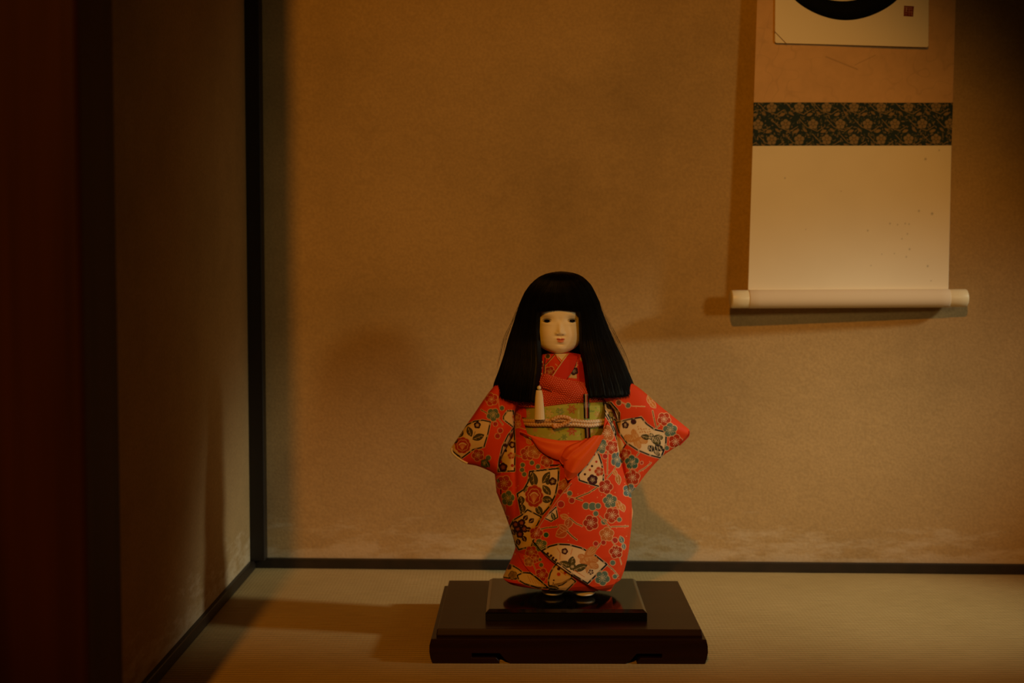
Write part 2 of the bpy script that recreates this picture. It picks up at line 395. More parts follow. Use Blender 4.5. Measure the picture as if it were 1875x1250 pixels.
# --- left sleeve
k.line([(912, 725), (914, 745)], 1.2, OUT); branch((881, 750), (893, 757)); branch((914, 768), (921, 777), w_=1.6)
flower(900, 731, 12.5, (.56, .04, .02)); flower(903, 759, 13, TEAL); dot(919, 747, 4)
for a in ((907, 776, 4), (916, 788, 4.5), (911, 798, 4.5)): ringdot(*a)
fan([(869, 771), (884, 769), (898, 772), (893, 795), (886, 818), (866, 823), (846, 838), (836, 832), (822, 820), (838, 793), (856, 777)])
peony(847, 815, 15, (.52, .045, .02), 1.0); leaf(860, 790, 16, 8, 70, OLI, NAVY); leaf(876, 800, 19, 9, -22, OLI, NAVY)
leaf(844, 794, 11, 6, -60, OLI, NAVY); leaf(834, 807, 8, 5, -50, OLI, NAVY); flower(874, 778, 6, PLUM, out=NAVY); k.line([(866, 802), (870, 790)], 1, OLI)
flower(875, 833, 12, (.46, .045, .02)); dot(894, 838, 4.5); flower(888, 848, 8, TEAL, out=OLI); leaf(893, 850, 12, 7, 60, (.04, .10, .08))
# --- cream flash by the left shoulder
fan([(922, 762), (929, 752), (940, 752), (942, 784), (934, 777), (922, 768)], 2.2)
flower(946, 764, 8, (.50, .10, .03)); flower(948, 776, 6, ORA); k.line([(938, 785), (950, 782), (962, 786)], 2, OUT)
fan([(941, 783), (930, 797), (920, 818), (914, 845), (912, 863), (942, 862), (943, 820)], 2.4)
flower(921, 855, 8, PLUM, out=NAVY, st=ORA); flower(936, 834, 6.5, (.5, .05, .02)); dot(926, 825, 1.6, PLUM, PLUM); dot(925, 815, 2.6, PLUM, PLUM); flower(938, 814, 6, PLUM, out=PLUM)
leaf(936, 797, 12, 6, 80, (.3, .05, .02)); dot(917, 845, 1.8, DRED, DRED); dot(938, 852, 1.8, DRED, DRED)
# --- left body
flower(923, 884, 15, (.50, .045, .02)); flower(930, 912, 13, TEAL, sq=1.15); leaf(912, 880, 8, 5, 60, (.04, .08, .06)); leaf(922, 930, 14, 6, 80, ORA, OUT)
ringdot(928, 948, 3.5); k.line([(917, 896), (917, 904)], 2, NAVY)
branch((960, 798), (972, 812), w_=1.6); flower(966, 830, 14, (.50, .05, .02)); flower(979, 826, 14, (.50, .14, .03)); leaf(968, 808, 10, 6, 60, ORA, OUT)
branch((940, 832), (955, 836), w_=1.6)
flower(1001, 844, 12, (.46, .05, .02)); k.line([(1008, 852), (1028, 851)], 3, NAVY); k.line([(1012, 858), (1028, 850)], 1.2, OUT)
for a in ((957, 851), (956, 860), (960, 868), (974, 847), (985, 854)): dot(*a, 4)
# --- large fan with peony
fan([(970, 863), (997, 860), (1023, 857), (1022, 880), (1017, 905), (1007, 926), (991, 944), (975, 947), (955, 942), (951, 922), (947, 904), (959, 896), (967, 882)], 2.8)
leaf(977, 878, 25, 12, 82, OLI, NAVY); leaf(1000, 874, 21, 9, -58, OLI, NAVY); leaf(1001, 897, 19, 9, 50, OLI, NAVY); leaf(1001, 914, 17, 10, 0, OLI, NAVY)
leaf(987, 934, 17, 9, 62, OLI, NAVY); leaf(955, 915, 12, 8, 75, OLI, NAVY); leaf(957, 930, 13, 8, 75, OLI, NAVY); leaf(963, 895, 11, 6, -60, OLI, NAVY)
peony(978, 908, 17, (.50, .04, .02), 1.35); flower(1012, 881, 7, PLUM, out=NAVY); dot(1003, 883, 3, OLI, NAVY)
fan([(997, 948), (1012, 934), (1018, 928), (1021, 947), (1009, 954)], 2); leaf(1013, 945, 12, 5, 70, (.08, .12, .05), NAVY)
fan([(966, 933), (991, 946), (984, 960), (976, 972), (978, 986), (973, 1000), (950, 1006), (940, 989), (932, 968), (940, 952), (955, 943)], 2.6)
for x, y in ((955, 957), (948, 968), (960, 968), (952, 978), (944, 960)): flower(x, y, 6.5, PLUM, out=NAVY, st=ORA)
for x, y, a in ((962, 948, -50), (973, 953, -40), (968, 969, 0), (960, 986, 60), (949, 992, 80), (940, 974, 60)): leaf(x, y, 9, 6, a, PLUM, NAVY)
# --- overlapping right panel
branch((1131, 849), (1123, 862), (1112, 875), w_=1.8); branch((1113, 822), (1112, 868), w_=1.6); branch((1096, 890), (1078, 902), (1053, 912), (1066, 916), w_=2.4); branch((1053, 912), (1040, 909), w_=1.6)
fan([(1090, 820), (1097, 834), (1102, 850), (1105, 870), (1104, 892), (1082, 886), (1061, 879), (1059, 869), (1072, 850)], 2.8)
flower(1085, 878, 9.5, PLUM, out=PLUM, st=CRE); flower(1097, 863, 9, (.52, .05, .02)); 
for x, y in ((1075, 850), (1084, 853), (1092, 845), (1088, 832), (1080, 860), (1071, 868)): k.disc(x, y, 2.2, random.Random(int(x)).choice([PLUM, (.5, .05, .02)]))
flower(1112, 793, 15, (.50, .15, .035)); flower(1101, 817, 14, TEAL); flower(1121, 819, 13, (.52, .045, .02)); ringdot(1108, 835, 4.5)
flower(1130, 841, 12, BLU, sq=1.3); flower(1109, 891, 14, (.48, .03, .02)); flower(1117, 917, 14, TEAL); flower(1121, 943, 15, (.50, .04, .02))
dot(1043, 903, 4.5); ringdot(1047, 916, 5); ringdot(1027, 923, 6); flower(1032, 890, 11, (.50, .13, .03), sq=1.2); ringdot(1026, 900, 5); leaf(1133, 924, 16, 9, 70, ORA, OUT); leaf(1140, 929, 14, 8, 70, ORA, OUT)
leaf(1132, 877, 18, 8, 80, (.45, .16, .03), OUT); leaf(1126, 865, 10, 6, 60, ORA, OUT)
for x, y, r in ((1073, 926, 6), (1085, 927, 7), (1095, 926, 5), (1091, 940, 4.5), (1106, 955, 5), (1134, 951, 4)): dot(x, y, r)
branch((1098, 945), (1106, 953), (1118, 966), w_=1.8); branch((1120, 964), (1150, 963), w_=1.8)
flower(1082, 957, 15, (.42, .028, .02)); leaf(1034, 946, 15, 8, 20, ORA, OUT); leaf(1041, 957, 17, 12, 100, (.48, .11, .03), OUT); branch((1043, 948), (1055, 958), (1066, 963), w_=2.2)
flower(1111, 978, 14, (.50, .14, .03)); ringdot(1126, 989, 5); flower(1128, 1010, 13, (.46, .03, .02)); leaf(1138, 988, 13, 8, 70, BLU, OUT); leaf(1142, 1000, 11, 6, 80, BLU, OUT)
branch((1103, 990), (1096, 1000), (1089, 1009), w_=1.8); ringdot(1091, 995, 4.2); ringdot(1105, 993, 4.2); branch((1120, 989), (1127, 1000), w_=1.4); branch((1135, 1022), (1138, 1032), w_=1.2)
branch((985, 970), (1000, 966), (1020, 964), w_=2.4); leaf(1029, 975, 22, 15, 150, (.52, .11, .025), OUT); leaf(1032, 966, 18, 8, 30, (.5, .12, .03), OUT); branch((1038, 972), (1048, 982), (1056, 988), w_=2.6); dot(1000, 979, 4.5, (.02, .12, .08))
flower(982, 976, 13, (.50, .045, .02)); flower(989, 998, 14, TEAL, sq=.9); dot(1122, 1030, 4.5); dot(1126, 1055, 4); branch((1112, 1034), (1122, 1042), (1132, 1054), w_=1.8)
fan([(992, 1008), (1006, 1000), (1022, 996), (1042, 997), (1064, 1003), (1088, 1015), (1111, 1033), (1094, 1050), (1076, 1068), (1060, 1058), (1040, 1046), (1018, 1030)], 3.0)
butterfly(1072, 1020, 26, (.55, .22, .06), -.3, (.72, .45, .2)); butterfly(1076, 1030, 22, (.55, .22, .06), .9, (.72, .45, .2)); leaf(1047, 1028, 16, 10, -80, OLI, NAVY); leaf(1036, 1033, 20, 9, 20, OLI, NAVY); leaf(1062, 1039, 24, 10, -20, OLI, NAVY); flower(1048, 1037, 6, OLI, out=OLI)
flower(1034, 1009, 5.5, PLUM, out=PLUM); flower(1082, 1047, 5.5, PLUM, out=CRE); 
for x, y in ((1003, 1013), (1009, 1017), (1013, 1021), (1018, 1025)): k.disc(x, y, 2.4, PLUM)
k.line([(1020, 1003), (1026, 1012), (1025, 1024)], 1.2, ORA); k.line([(1052, 1044), (1070, 1056)], 1.2, ORA); k.line([(1045, 1015), (1048, 1004)], 1.2, ORA)
flower(1103, 1058, 14.5, TEAL)
# --- folds at the hem
flower(973, 1010, 12, (.52, .05, .02)); flower(980, 1022, 9, (.50, .04, .02)); branch((960, 1018), (975, 1030), (981, 1044), w_=1.4); flower(968, 1028, 9, (.40, .12, .04)); dot(989, 1024, 2.6); dot(991, 1034, 3.6); flower(992, 1052, 13, (.48, .03, .02))
fan([(1005, 1072), (1004, 1062), (1008, 1048), (1014, 1038), (1021, 1030), (1048, 1050), (1046, 1058), (1030, 1067), (1018, 1072)], 2.4)
dot(1023, 1041, 2, PLUM, PLUM); dot(1023, 1051, 3, (.6, .06, .02), PEACH); k.disc(1014, 1062, 1.6, PLUM); k.disc(1013, 1067, 1.2, PLUM); dot(1035, 1048, 2.2, DRED, ORA); k.line([(1026, 1046), (1036, 1053)], 1.2, ORA)
fan([(1010, 1076), (1030, 1070), (1046, 1058), (1054, 1064), (1034, 1084), (1002, 1082)], 2.2); leaf(1012, 1076, 20, 5, 4, OLI, NAVY); k.line([(1012, 1070), (1030, 1067), (1042, 1060)], 2.5, (.35, .22, .1))
fan([(928, 1032), (940, 1036), (950, 1042), (957, 1048), (951, 1056), (944, 1060), (918, 1056)], 2.4); flower(932, 1038, 4, PLUM, out=PLUM); flower(939, 1053, 8, (.35, .22, .05), out=OLI, st=OLI)
fan([(947, 1053), (958, 1048), (971, 1049), (984, 1058), (1004, 1076), (985, 1076), (960, 1068), (950, 1062)], 2.6)
for i in range(6): k.line([(966+5*i, 1053+3*i), (972+5*i, 1066+1.5*i)], 1.0, (.55, .26, .08))
for x, y in ((940, 1010), (937, 1008), (943, 1014)): k.disc(x, y, 1.5, OUT)
# --- right sleeve and its folds
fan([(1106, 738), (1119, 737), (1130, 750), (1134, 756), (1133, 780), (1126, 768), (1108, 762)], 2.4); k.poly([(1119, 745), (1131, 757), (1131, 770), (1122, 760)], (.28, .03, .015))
fan([(1106, 748), (1118, 768), (1127, 790), (1130, 806), (1128, 800), (1118, 775), (1106, 755)], 2.0)
leaf(1115, 744, 9, 6, 50, OLI, NAVY); leaf(1119, 759, 10, 7, 60, (.3, .25, .05), NAVY); leaf(1120, 768, 6, 4, 60, (.3, .25, .05), NAVY)
k.poly([(1129, 796), (1139, 806), (1144, 816), (1134, 832), (1131, 824)], CRE); k.line([(1147, 812), (1140, 822), (1134, 833)], 2.4, NAVY)
branch((1195, 752), (1198, 768), (1202, 784), w_=2.2); branch((1202, 784), (1208, 777), w_=1.6); leaf(1190, 733, 17, 8, 65, ORA, OUT); leaf(1195, 740, 15, 8, 50, ORA, OUT)
fan([(1128, 773), (1150, 768), (1174, 764), (1184, 776), (1198, 786), (1220, 791), (1219, 815), (1210, 838), (1190, 833), (1168, 824), (1148, 811), (1134, 792)], 2.8)
butterfly(1163, 806, 22, (.60, .27, .07), -2.3, (.74, .48, .22)); butterfly(1167, 803, 20, (.60, .27, .07), .8, (.74, .48, .22))
for i in range(14): k.disc(1168+(i*7) % 24, 781+(i*5) % 11+i*.3, 1.3, (.58, .28, .08))
leaf(1183, 800, 16, 7, 15, OLI, NAVY); butterfly(1196, 801, 18, OLI, .5); leaf(1201, 806, 19, 11, 40, OLI, NAVY); butterfly(1197, 822, 17, (.05, .035, .015), .3); leaf(1191, 821, 13, 9, 60, NAVY); leaf(1207, 820, 14, 8, 30, (.06, .04, .02), NAVY)
flower(1145, 778, 6, PLUM, out=NAVY); dot(1160, 772, 4.2, PLUM, NAVY)
for i in range(5): k.line([(1193+i*3.2, 799), (1196+i*3.6, 809)], .8, CRE)
for i in range(5): k.line([(1189+i*4.5, 817), (1187+i*6, 826)], .8, CRE)
flower(1216, 767, 13, (.50, .04, .02)); flower(1227, 787, 14, TEAL); flower(1237, 808, 14, (.50, .03, .02)); dot(1221, 820, 4)
dot(1150, 742, 4.6); dot(1135, 722, 4.6); dot(1133, 737, 4.6, (.14, .06, .03)); dot(1148, 716, 5, DRED); branch((1156, 743), (1181, 744), w_=.9); branch((1138, 736), (1146, 740), w_=1.2)
flower(1145, 833, 12, (.48, .035, .02)); flower(1157, 846, 14, (.05, .13, .10)); ringdot(1175, 847, 2.5); flower(1158, 874, 15, (.48, .035, .02)); flower(1153, 898, 13.5, BLU); branch((1170, 863), (1182, 856), (1192, 847), w_=1.8); branch((1166, 834), (1170, 829), w_=1.8); branch((1152, 858), (1155, 864), w_=1.6)
rr = random.Random(5)
for i in range(70):
    x, y = rr.uniform(910, 1150), rr.uniform(880, 1070)
    if np.abs(k.sample(np.array([x]), np.array([y]))[0]-RED).sum() < .02: k.disc(x, y, .9, PEACH)

# obi canvas: green brocade with small maple flowers
ob = Canvas(930, 725, 200, 100, (.42, .44, .07))
rr = random.Random(3)
for i in range(160):
    x, y = rr.uniform(930, 1130), rr.uniform(725, 820); a = rr.uniform(0, 180)
    leaf(x, y, rr.uniform(4, 9), rr.uniform(1.5, 3), a, rr.choice([(.18, .26, .05), (.50, .48, .14), (.24, .33, .06), (.55, .42, .12)]), cv=ob, vein=None)
for x, y, r, c in ((1047, 749, 9, (.42, .09, .03)), (1047, 789, 9, (.45, .05, .025)), (1026, 754, 8, (.14, .24, .05)), (1013, 789, 7, (.5, .36, .08)), (1005, 757, 8, (.55, .42, .1)), (1094, 758, 7, (.5, .3, .06)), (965, 757, 7, (.6, .4, .1)), (1085, 790, 7, (.45, .3, .08)), (980, 786, 6, (.5, .3, .1)), (1033, 800, 6, (.2, .28, .06))):
    for i in range(6): leaf(x+.55*r*math.cos(i*1.047), y+.55*r*math.sin(i*1.047), r*.95, r*.42, i*60, c, cv=ob, vein=(.6, .5, .2))

# ------------------------------------------------------------------ the doll
YC = 1.79; S = YC/F
PZ = .0528
doll = thing('kimono_doll', 'standing black haired doll in a red floral kimono on the black plinth', 'doll', (.070, YC, PZ))
def T(v, tab):           # piecewise interpolation of a table whose first column is the height
    a = np.array(tab, float); return [np.interp(v, a[:, 0], a[:, i]) for i in range(1, a.shape[1])]
def zof(py): return hity(1030, py, YC)[..., 2]
def pyof(z): return proj(np.stack(np.broadcast_arrays(0*z, YC+0*z, z), -1))[1]
def xof(px, py): return hity(px, py, YC)[..., 0]
def tube_surface(tab, y0, y1, nv, nf, nb, expo=2.3, fold=None):
    """horizontal closed rows: table rows (py, xl, xr, depth) -> grid, front samples dense"""
    py = np.linspace(y0, y1, nv); xl, xr_, d = T(py, tab)
    u = np.r_[-np.cos(np.linspace(0, np.pi, nf, endpoint=False))*1.0, np.cos(np.linspace(0, np.pi, nb, endpoint=False))]
    front = np.r_[np.ones(nf), -np.ones(nb)]
    U, PY = np.meshgrid(u, py, indexing='ij'); Fr = front[:, None]
    cx = (xl+xr_)/2; hw = (xr_-xl)/2
    off = -Fr*d[None]*np.clip(1-np.abs(U)**expo, 0, 1)**(1/expo)
    X = xof(cx[None]+U*hw[None], PY); Z = zof(PY)
    if fold is not None: off = off-Fr*fold(cx[None]+U*hw[None], PY)*np.clip((1-np.abs(U))*8, 0, 1)
    return np.stack([X, YC+off, Z], -1), Fr
def kcol(P, Fr=None):
    px, py = proj(P)
    if Fr is not None: px = np.where(Fr+0*px < 0, 2*1030-px+17, px)
    return k.sample(px, py)

SK = [(735, 948, 1112, .050), (760, 941, 1128, .051), (795, 935, 1134, .052), (830, 916, 1142, .054), (868, 906, 1150, .057), (900, 909, 1155, .059), (930, 921, 1157, .060), (960, 932, 1156, .061), (985, 940, 1153, .061),
      (1003, 944, 1151, .061), (1020, 938, 1148, .060), (1040, 929, 1143, .058), (1056, 921, 1137, .055), (1062, 928, 1130, .052), (1070, 945, 1118, .046)]
def skfold(px, py):
    f = .0016*np.sin((px-960)/17+py/60)*np.clip((py-820)/120, 0, 1)
    f += -.0035*np.exp(-((px-943-(py-860)*.02)/5)**2)*np.clip((960-py)/90, 0, 1)*np.clip((py-780)/30, 0, 1)
    f += .0025*np.exp(-((px-1128)/9)**2)*np.clip((930-py)/80, 0, 1)
    f += .0022*np.sin((px+py*.8)/21)*np.clip((py-960)/60, 0, 1)
    return f
def skirt_pt(px, py, off=0.):
    y = np.full(np.shape(px), YC-.055)
    for _ in range(6):
        P = hity(px, py, y); x = P[..., 0]; z = P[..., 2]; row = pyof(z)
        xl, xr_, d = T(row, SK); a = xof(xl, row); b = xof(xr_, row)
        u = np.clip((x-(a+b)/2)/((b-a)/2), -.995, .995)
        qx = 937.5+x/YC*F
        y = YC-d*(1-np.abs(u)**2.3)**(1/2.3)-skfold(qx, row)*np.clip((1-np.abs(u))*8, 0, 1)-off
    return hity(px, py, y)
P, Fr = tube_surface(SK, 797, 1063.5, 300, 520, 150, fold=skfold)
grid('kimono_skirt', P, M_kim, doll, kcol(P, Fr), cu=True, flip=True, solid=.0012)
def patch(name, edges, nu, nv, off, canvas=True, m=M_kim, parent=doll, bulge=None, thick=.0014, rim=0.):
    G = coons(*edges, nu, nv); o_ = off
    if bulge is not None: o_ = off+bulge(G[..., 0], G[..., 1], np.linspace(0, 1, nu)[:, None], np.linspace(0, 1, nv)[None])
    P = skirt_pt(G[..., 0], G[..., 1], o_)
    return grid(name, P, m, parent, kcol(P) if canvas else None, flip=True, solid=thick)
# under lap at the hem
patch('hem_fold', ([(944, 1003), (958, 1000), (975, 992)], [(1006, 1076), (1040, 1081), (1096, 1082)], [(944, 1003), (957, 1030), (978, 1054), (1006, 1076)], [(975, 992), (1010, 1025), (1050, 1055), (1096, 1082)]), 120, 120, .0028)
# overlapping front panel
LE = [(1106, 790), (1090, 818), (1062, 856), (1030, 902), (1000, 944), (973, 986)]
BE = [(973, 986), (1000, 1017), (1032, 1042), (1066, 1064), (1096, 1080), (1118, 1082)]
def lift(px, py, u, v): return .0035*np.clip((v-.8)/.2, 0, 1)**2+.003*np.clip((.12-u)/.12, 0, 1)**2
pan = patch('kimono_front_panel', ([(1106, 790), (1118, 770), (1134, 800)], BE, LE, [(1134, 800), (1149, 860), (1154, 930), (1150, 985), (1140, 1040), (1118, 1082)]), 260, 330, .0045, bulge=lift)
pp = resample([(1046, 884), (1030, 902), (1000, 944), (974, 984)], 120); b = MB(); b.tube(skirt_pt(pp[:, 0], pp[:, 1], .0083), .0009, 8); b.build('panel_edge_piping', mat('peach_piping', (.72, .22, .08), .6), pan)
# side flaps that rise beside the obi
patch('side_flap', ([(940, 752), (950, 748)], [(918, 845), (984, 845)], [(940, 752), (934, 780), (918, 845)], [(950, 748), (959, 775), (984, 845)]), 70, 120, .0006, thick=.0004, bulge=lambda a, b_, u, v: -.006*np.clip((v-.45)/.55, 0, 1))
patch('side_flap', ([(1107, 736), (1122, 740)], [(1094, 845), (1143, 845)], [(1107, 736), (1108, 765), (1094, 845)], [(1122, 740), (1134, 780), (1143, 845)]), 70, 120, .0016, thick=.0006, bulge=lambda a, b_, u, v: -.006*np.clip((v-.6)/.4, 0, 1))
# white lining showing at the right edge and hem
b = MB()
G = coons([(1149, 916), (1153, 920)], [(1146, 966), (1152, 972)], [(1149, 916), (1151, 940), (1146, 966)], [(1153, 920), (1159, 938), (1152, 972)], 8, 40); b.add(hity(G[..., 0], G[..., 1], YC-.012), flip=True)
b.build('kimono_lining', M_white, doll)

# torso
TO = [(641, 1014, 1042, .014), (646, 1004, 1052, .020), (650, 990, 1068, .026), (656, 984, 1074, .030), (690, 976, 1080, .034), (720, 962, 1096, .038), (738, 943, 1112, .038), (745, 941, 1114, .040), (800, 940, 1114, .042)]
P, Fr = tube_surface(TO, 643, 760, 130, 240, 90)
grid('kimono_bodice', P, M_kim, doll, kcol(P, Fr), cu=True, flip=True)
def on_torso(px, py, off, tab=None, e=2.3):
    y = np.full(np.shape(px), YC-.03)
    for _ in range(5):
        Q = hity(px, py, y); row = pyof(Q[..., 2]); xl, xr_, d = T(row, tab or TO); a = xof(xl, row); bb = xof(xr_, row)
        u = np.clip((Q[..., 0]-(a+bb)/2)/((bb-a)/2), -.99, .99); y = YC-d*(1-np.abs(u)**e)**(1/e)-off
    return hity(px, py, y)
def tpatch(name, edges, nu, nv, off, m, col=None, tab=None, thick=.0012, bulge=None, parent=doll, flip=True):
    G = coons(*edges, nu, nv)
    if bulge is not None: off = off+bulge(G, np.linspace(0, 1, nu)[:, None], np.linspace(0, 1, nv)[None])
    P = on_torso(G[..., 0], G[..., 1], off, tab)
    return grid(name, P, m, parent, col(G, P) if col else None, flip=flip, solid=thick), G, P
tpatch('under_collar', ([(1010, 647), (1046, 647)], [(1026, 672), (1030, 672)], [(1010, 647), (1026, 672)], [(1046, 647), (1030, 672)]), 40, 40, .0006, M_white)
c1, _, _ = tpatch('collar', ([(1001, 645), (1017, 648)], [(1020, 705), (1040, 690)], [(1001, 645), (1008, 680), (1020, 705)], [(1017, 648), (1030, 662), (1040, 690)]), 60, 90, .0012, M_kim, lambda G, P: kcol(P))
c2, _, _ = tpatch('collar', ([(1041, 647), (1060, 648)], [(1004, 700), (1028, 706)], [(1041, 647), (1026, 667), (1004, 700)], [(1060, 648), (1050, 676), (1028, 706)]), 60, 90, .0028, M_kim, lambda G, P: np.broadcast_to(np.array((.62, .035, .018)), P.shape))
for nm, pts, par, of in (('collar_edge', [(1041, 647), (1026, 667), (1004, 700)], c2, .0036), ('collar_edge', [(1017, 648), (1022, 656), (1029, 664)], c1, .0022)):
    b = MB(); q = resample(pts, 40); b.tube(on_torso(q[:, 0], q[:, 1], of), .0008, 8); b.build(nm, mat('collar_edge_cream', (.76, .42, .2), .6), par)

# obi
OB = [(730, 952, 1108, .042), (740, 950, 1110, .044), (800, 950, 1110, .046), (812, 952, 1108, .044)]
P, Fr = tube_surface(OB, 732, 812, 100, 260, 90, expo=2.5)
px, py = proj(P); grid('obi', P, M_kim, doll, ob.sample(np.where(Fr+0*px < 0, 2060-px, px), py), cu=True, flip=True)
# shibori scarf above the obi
def shib(G, P, dark=1.):
    x = G[..., 0]; y = G[..., 1]; y = y+1.3*np.sin(x/6.3)+.8*np.sin(x/2.9+y/5); x = x+1.0*np.sin(y/4.7); row = np.floor(y/3.3); xs = (x/4.2+.5*(row % 2)) % 1-.5; ys = (y/3.3) % 1-.5
    hgt = np.clip(1-(xs**2+ys**2)*4, 0, 1)
    return hgt
def shibcol(G, P):
    h = shib(G, P)[..., None]; return (np.array((.52, .032, .012))*(1-h)+np.array((.88, .20, .075))*h)
def sb(amp): return lambda G, u, v: .0015*shib(G, None)*np.clip(np.minimum(v, 1-v)*14, 0, 1)+amp*np.sin(np.pi*v)
tpatch('shibori_scarf', ([(950, 726), (975, 702), (1000, 700), (1040, 712), (1080, 716), (1114, 722)], [(950, 744), (975, 746), (1000, 744), (1040, 739), (1080, 737), (1114, 736)], [(950, 726), (948, 735), (950, 744)], [(1114, 722), (1116, 729), (1114, 736)]), 330, 90, .0052, M_shib, shibcol, thick=.002, bulge=sb(.004))
tpatch('shibori_scarf_upper_fold', ([(978, 700), (995, 684), (1012, 688), (1040, 695), (1078, 701)], [(978, 708), (1000, 711), (1020, 722), (1045, 732), (1078, 734)], [(978, 700), (977, 704), (978, 708)], [(1078, 701), (1080, 716), (1078, 734)]), 240, 110, .0075, M_shib, shibcol, thick=.002, bulge=sb(.005))

# waist cord of two braided strands with a knot
b = MB(); OBT = OB
def cord(pts, r, c0, c1, off):
    q = resample(pts, 420); s_ = np.linspace(0, 1, 420)[:, None]
    base = on_torso(q[:, 0], q[:, 1], off, OB, 2.5); L = np.r_[0, np.cumsum(np.linalg.norm(np.diff(base, axis=0), axis=1))]
    Tn = np.gradient(base, axis=0); Tn /= np.linalg.norm(Tn, axis=1)[:, None]; A = np.cross(Tn, [0, 0, 1.]); A /= np.linalg.norm(A, axis=1)[:, None]; B = np.cross(Tn, A)
    for i in range(4):
        a = 2*np.pi*(L/.0072)*(1 if i % 2 else -1)+i*np.pi/2
        w_ = r*.55
        pth = base+w_*(np.cos(a)[:, None]*A+np.sin(a)[:, None]*B)
        n = 7; th = np.linspace(0, 2*np.pi, n, endpoint=False); cc = c0*(1-s_)+c1*s_
        b.tube(pth, r*.52, n, col=np.concatenate([cc[:1], cc, cc[-1:]])[:, None, :])
gold = np.array((.62, .34, .12)); iv = np.array((.80, .66, .52))
cord([(955, 770), (975, 771), (1000, 770), (1027, 769), (1050, 770), (1080, 772), (1106, 770)], .0027, gold, iv, .003)
cord([(956, 775), (975, 777), (1000, 777), (1027, 778), (1050, 777), (1080, 779), (1106, 775)], .0027, gold, iv, .003)
cord([(1011, 769), (1018, 765), (1030, 763), (1042, 766), (1042, 772), (1028, 778), (1016, 781), (1014, 777)], .0026, np.array((.70, .45, .22)), np.array((.72, .36, .17)), .0065)
b.build('waist_cord', M_cord, doll)

# satin sash under the obi, with its tied end
def sbul(px, py, u, v):
    return .0045*np.sin(np.pi*np.clip(v, 0, 1))**.6+.0009*np.sin(v*7+u*4)*np.clip(u*3, 0, 1)*np.sin(np.pi*v)
patch('satin_sash', ([(952, 788), (975, 797), (1010, 804), (1050, 808), (1082, 803), (1104, 796)], [(952, 792), (970, 800), (986, 822), (1006, 836), (1030, 843), (1062, 836), (1100, 806)], [(952, 788), (951, 790), (952, 792)], [(1104, 796), (1105, 801), (1100, 806)]), 200, 70, .0045, False, M_sash, bulge=sbul, thick=.002)
def kb(px, py, u, v):
    return .0075*np.sin(np.pi*u)**.7*np.clip(.45+v, 0, 1)*np.clip((1-v)*6, .2, 1)+.0014*np.sin(u*9+v*3)*np.sin(np.pi*u)
patch('sash_tie', ([(1078, 802), (1092, 797), (1106, 797)], [(1034, 870), (1039, 879), (1048, 876)], [(1078, 802), (1056, 816), (1033, 836), (1034, 870)], [(1106, 797), (1095, 820), (1074, 852), (1048, 876)]), 110, 150, .009, False, M_sash, bulge=kb, thick=.002)
patch('sash_tie', ([(1064, 808), (1078, 803), (1092, 801)], [(1024, 842), (1030, 850), (1040, 850)], [(1064, 808), (1042, 815), (1030, 826), (1024, 842)], [(1092, 801), (1072, 820), (1058, 832), (1040, 850)]), 90, 110, .0065, False, M_sash, bulge=kb, thick=.002)

# tucked folding fan, tassel, bead strand
b = MB()
for i, (x0, x1, cc) in enumerate(((1069.5, 1070.5, (.01, .008, .008)), (1072.3, 1073, (.5, .36, .22)), (1074.6, 1075.3, (.32, .05, .03)), (1077, 1077.5, (.01, .008, .008)))):
    q = resample([(x0, 721), ((x0+x1)/2+.5, 766)], 20); b.tube(on_torso(q[:, 0], q[:, 1], .0075, OB, 2.5), .0011, 8, col=np.array(cc))
    q = resample([(x1+1.5, 783), (x1+2.5, 803)], 20); b.tube(on_torso(q[:, 0], q[:, 1], .002, OB, 2.5), .0011, 8, col=np.array(cc)*.6)
b.build('folding_fan', M_fan, doll)
b = MB(); q0 = on_torso(np.array([987.]), np.array([710.]), .016)[0]
b.ball(q0, (.0028, .0028, .0030), col=np.array((.78, .66, .42)))
nz, nt_ = 50, 96; tt = np.linspace(0, 1, nz)[:, None]; th = np.linspace(0, 2*np.pi, nt_, endpoint=False)[None]
rad = (.0034+.0030*tt**.5)*(1+.05*np.sin(th*24+tt*2)); top = q0+np.array((0, 0, -.0028)); bt = on_torso(np.array([988.]), np.array([768.]), .010, OB, 2.5)[0]
ax = top[None, None]+(bt-top)[None, None]*tt[..., None]
b.add(np.concatenate([ax+np.stack([rad*np.cos(th), .6*rad*np.sin(th), 0*rad], -1), np.broadcast_to(ax[-1:], (1, nt_, 3))]), cv=True, flip=True, col=np.array((.78, .64, .42)))
tas = b.build('tassel', M_cord, doll)
b = MB()
for i in range(12):
    q = resample([(993-.2*i+.8*math.sin(i), 661+i*3.6), (993-.2*(i+1)+.8*math.sin(i+1), 664.3+i*3.6)], 4)
    b.tube(on_torso(q[:, 0], q[:, 1], .0030), .0007, 7, col=np.array((.78, .5, .3) if i % 3 == 0 else (.30, .03, .02)))
q = resample([(989, 662), (989, 675), (986, 686), (984, 704)], 40); b.tube(on_torso(q[:, 0], q[:, 1], .0032), .0008, 7, col=np.array((.70, .42, .22)))
q = resample([(998, 655), (996, 675), (995, 700)], 40); b.tube(on_torso(q[:, 0], q[:, 1], .0032), .0006, 7, col=np.array((.03, .008, .01)))
q = resample([(975, 702), (986, 708), (1000, 712), (1010, 716)], 40); b.tube(on_torso(q[:, 0], q[:, 1], .012), .0006, 7, col=np.array((.16, .012, .012)))
b.build('bead_strand', M_cord, doll)

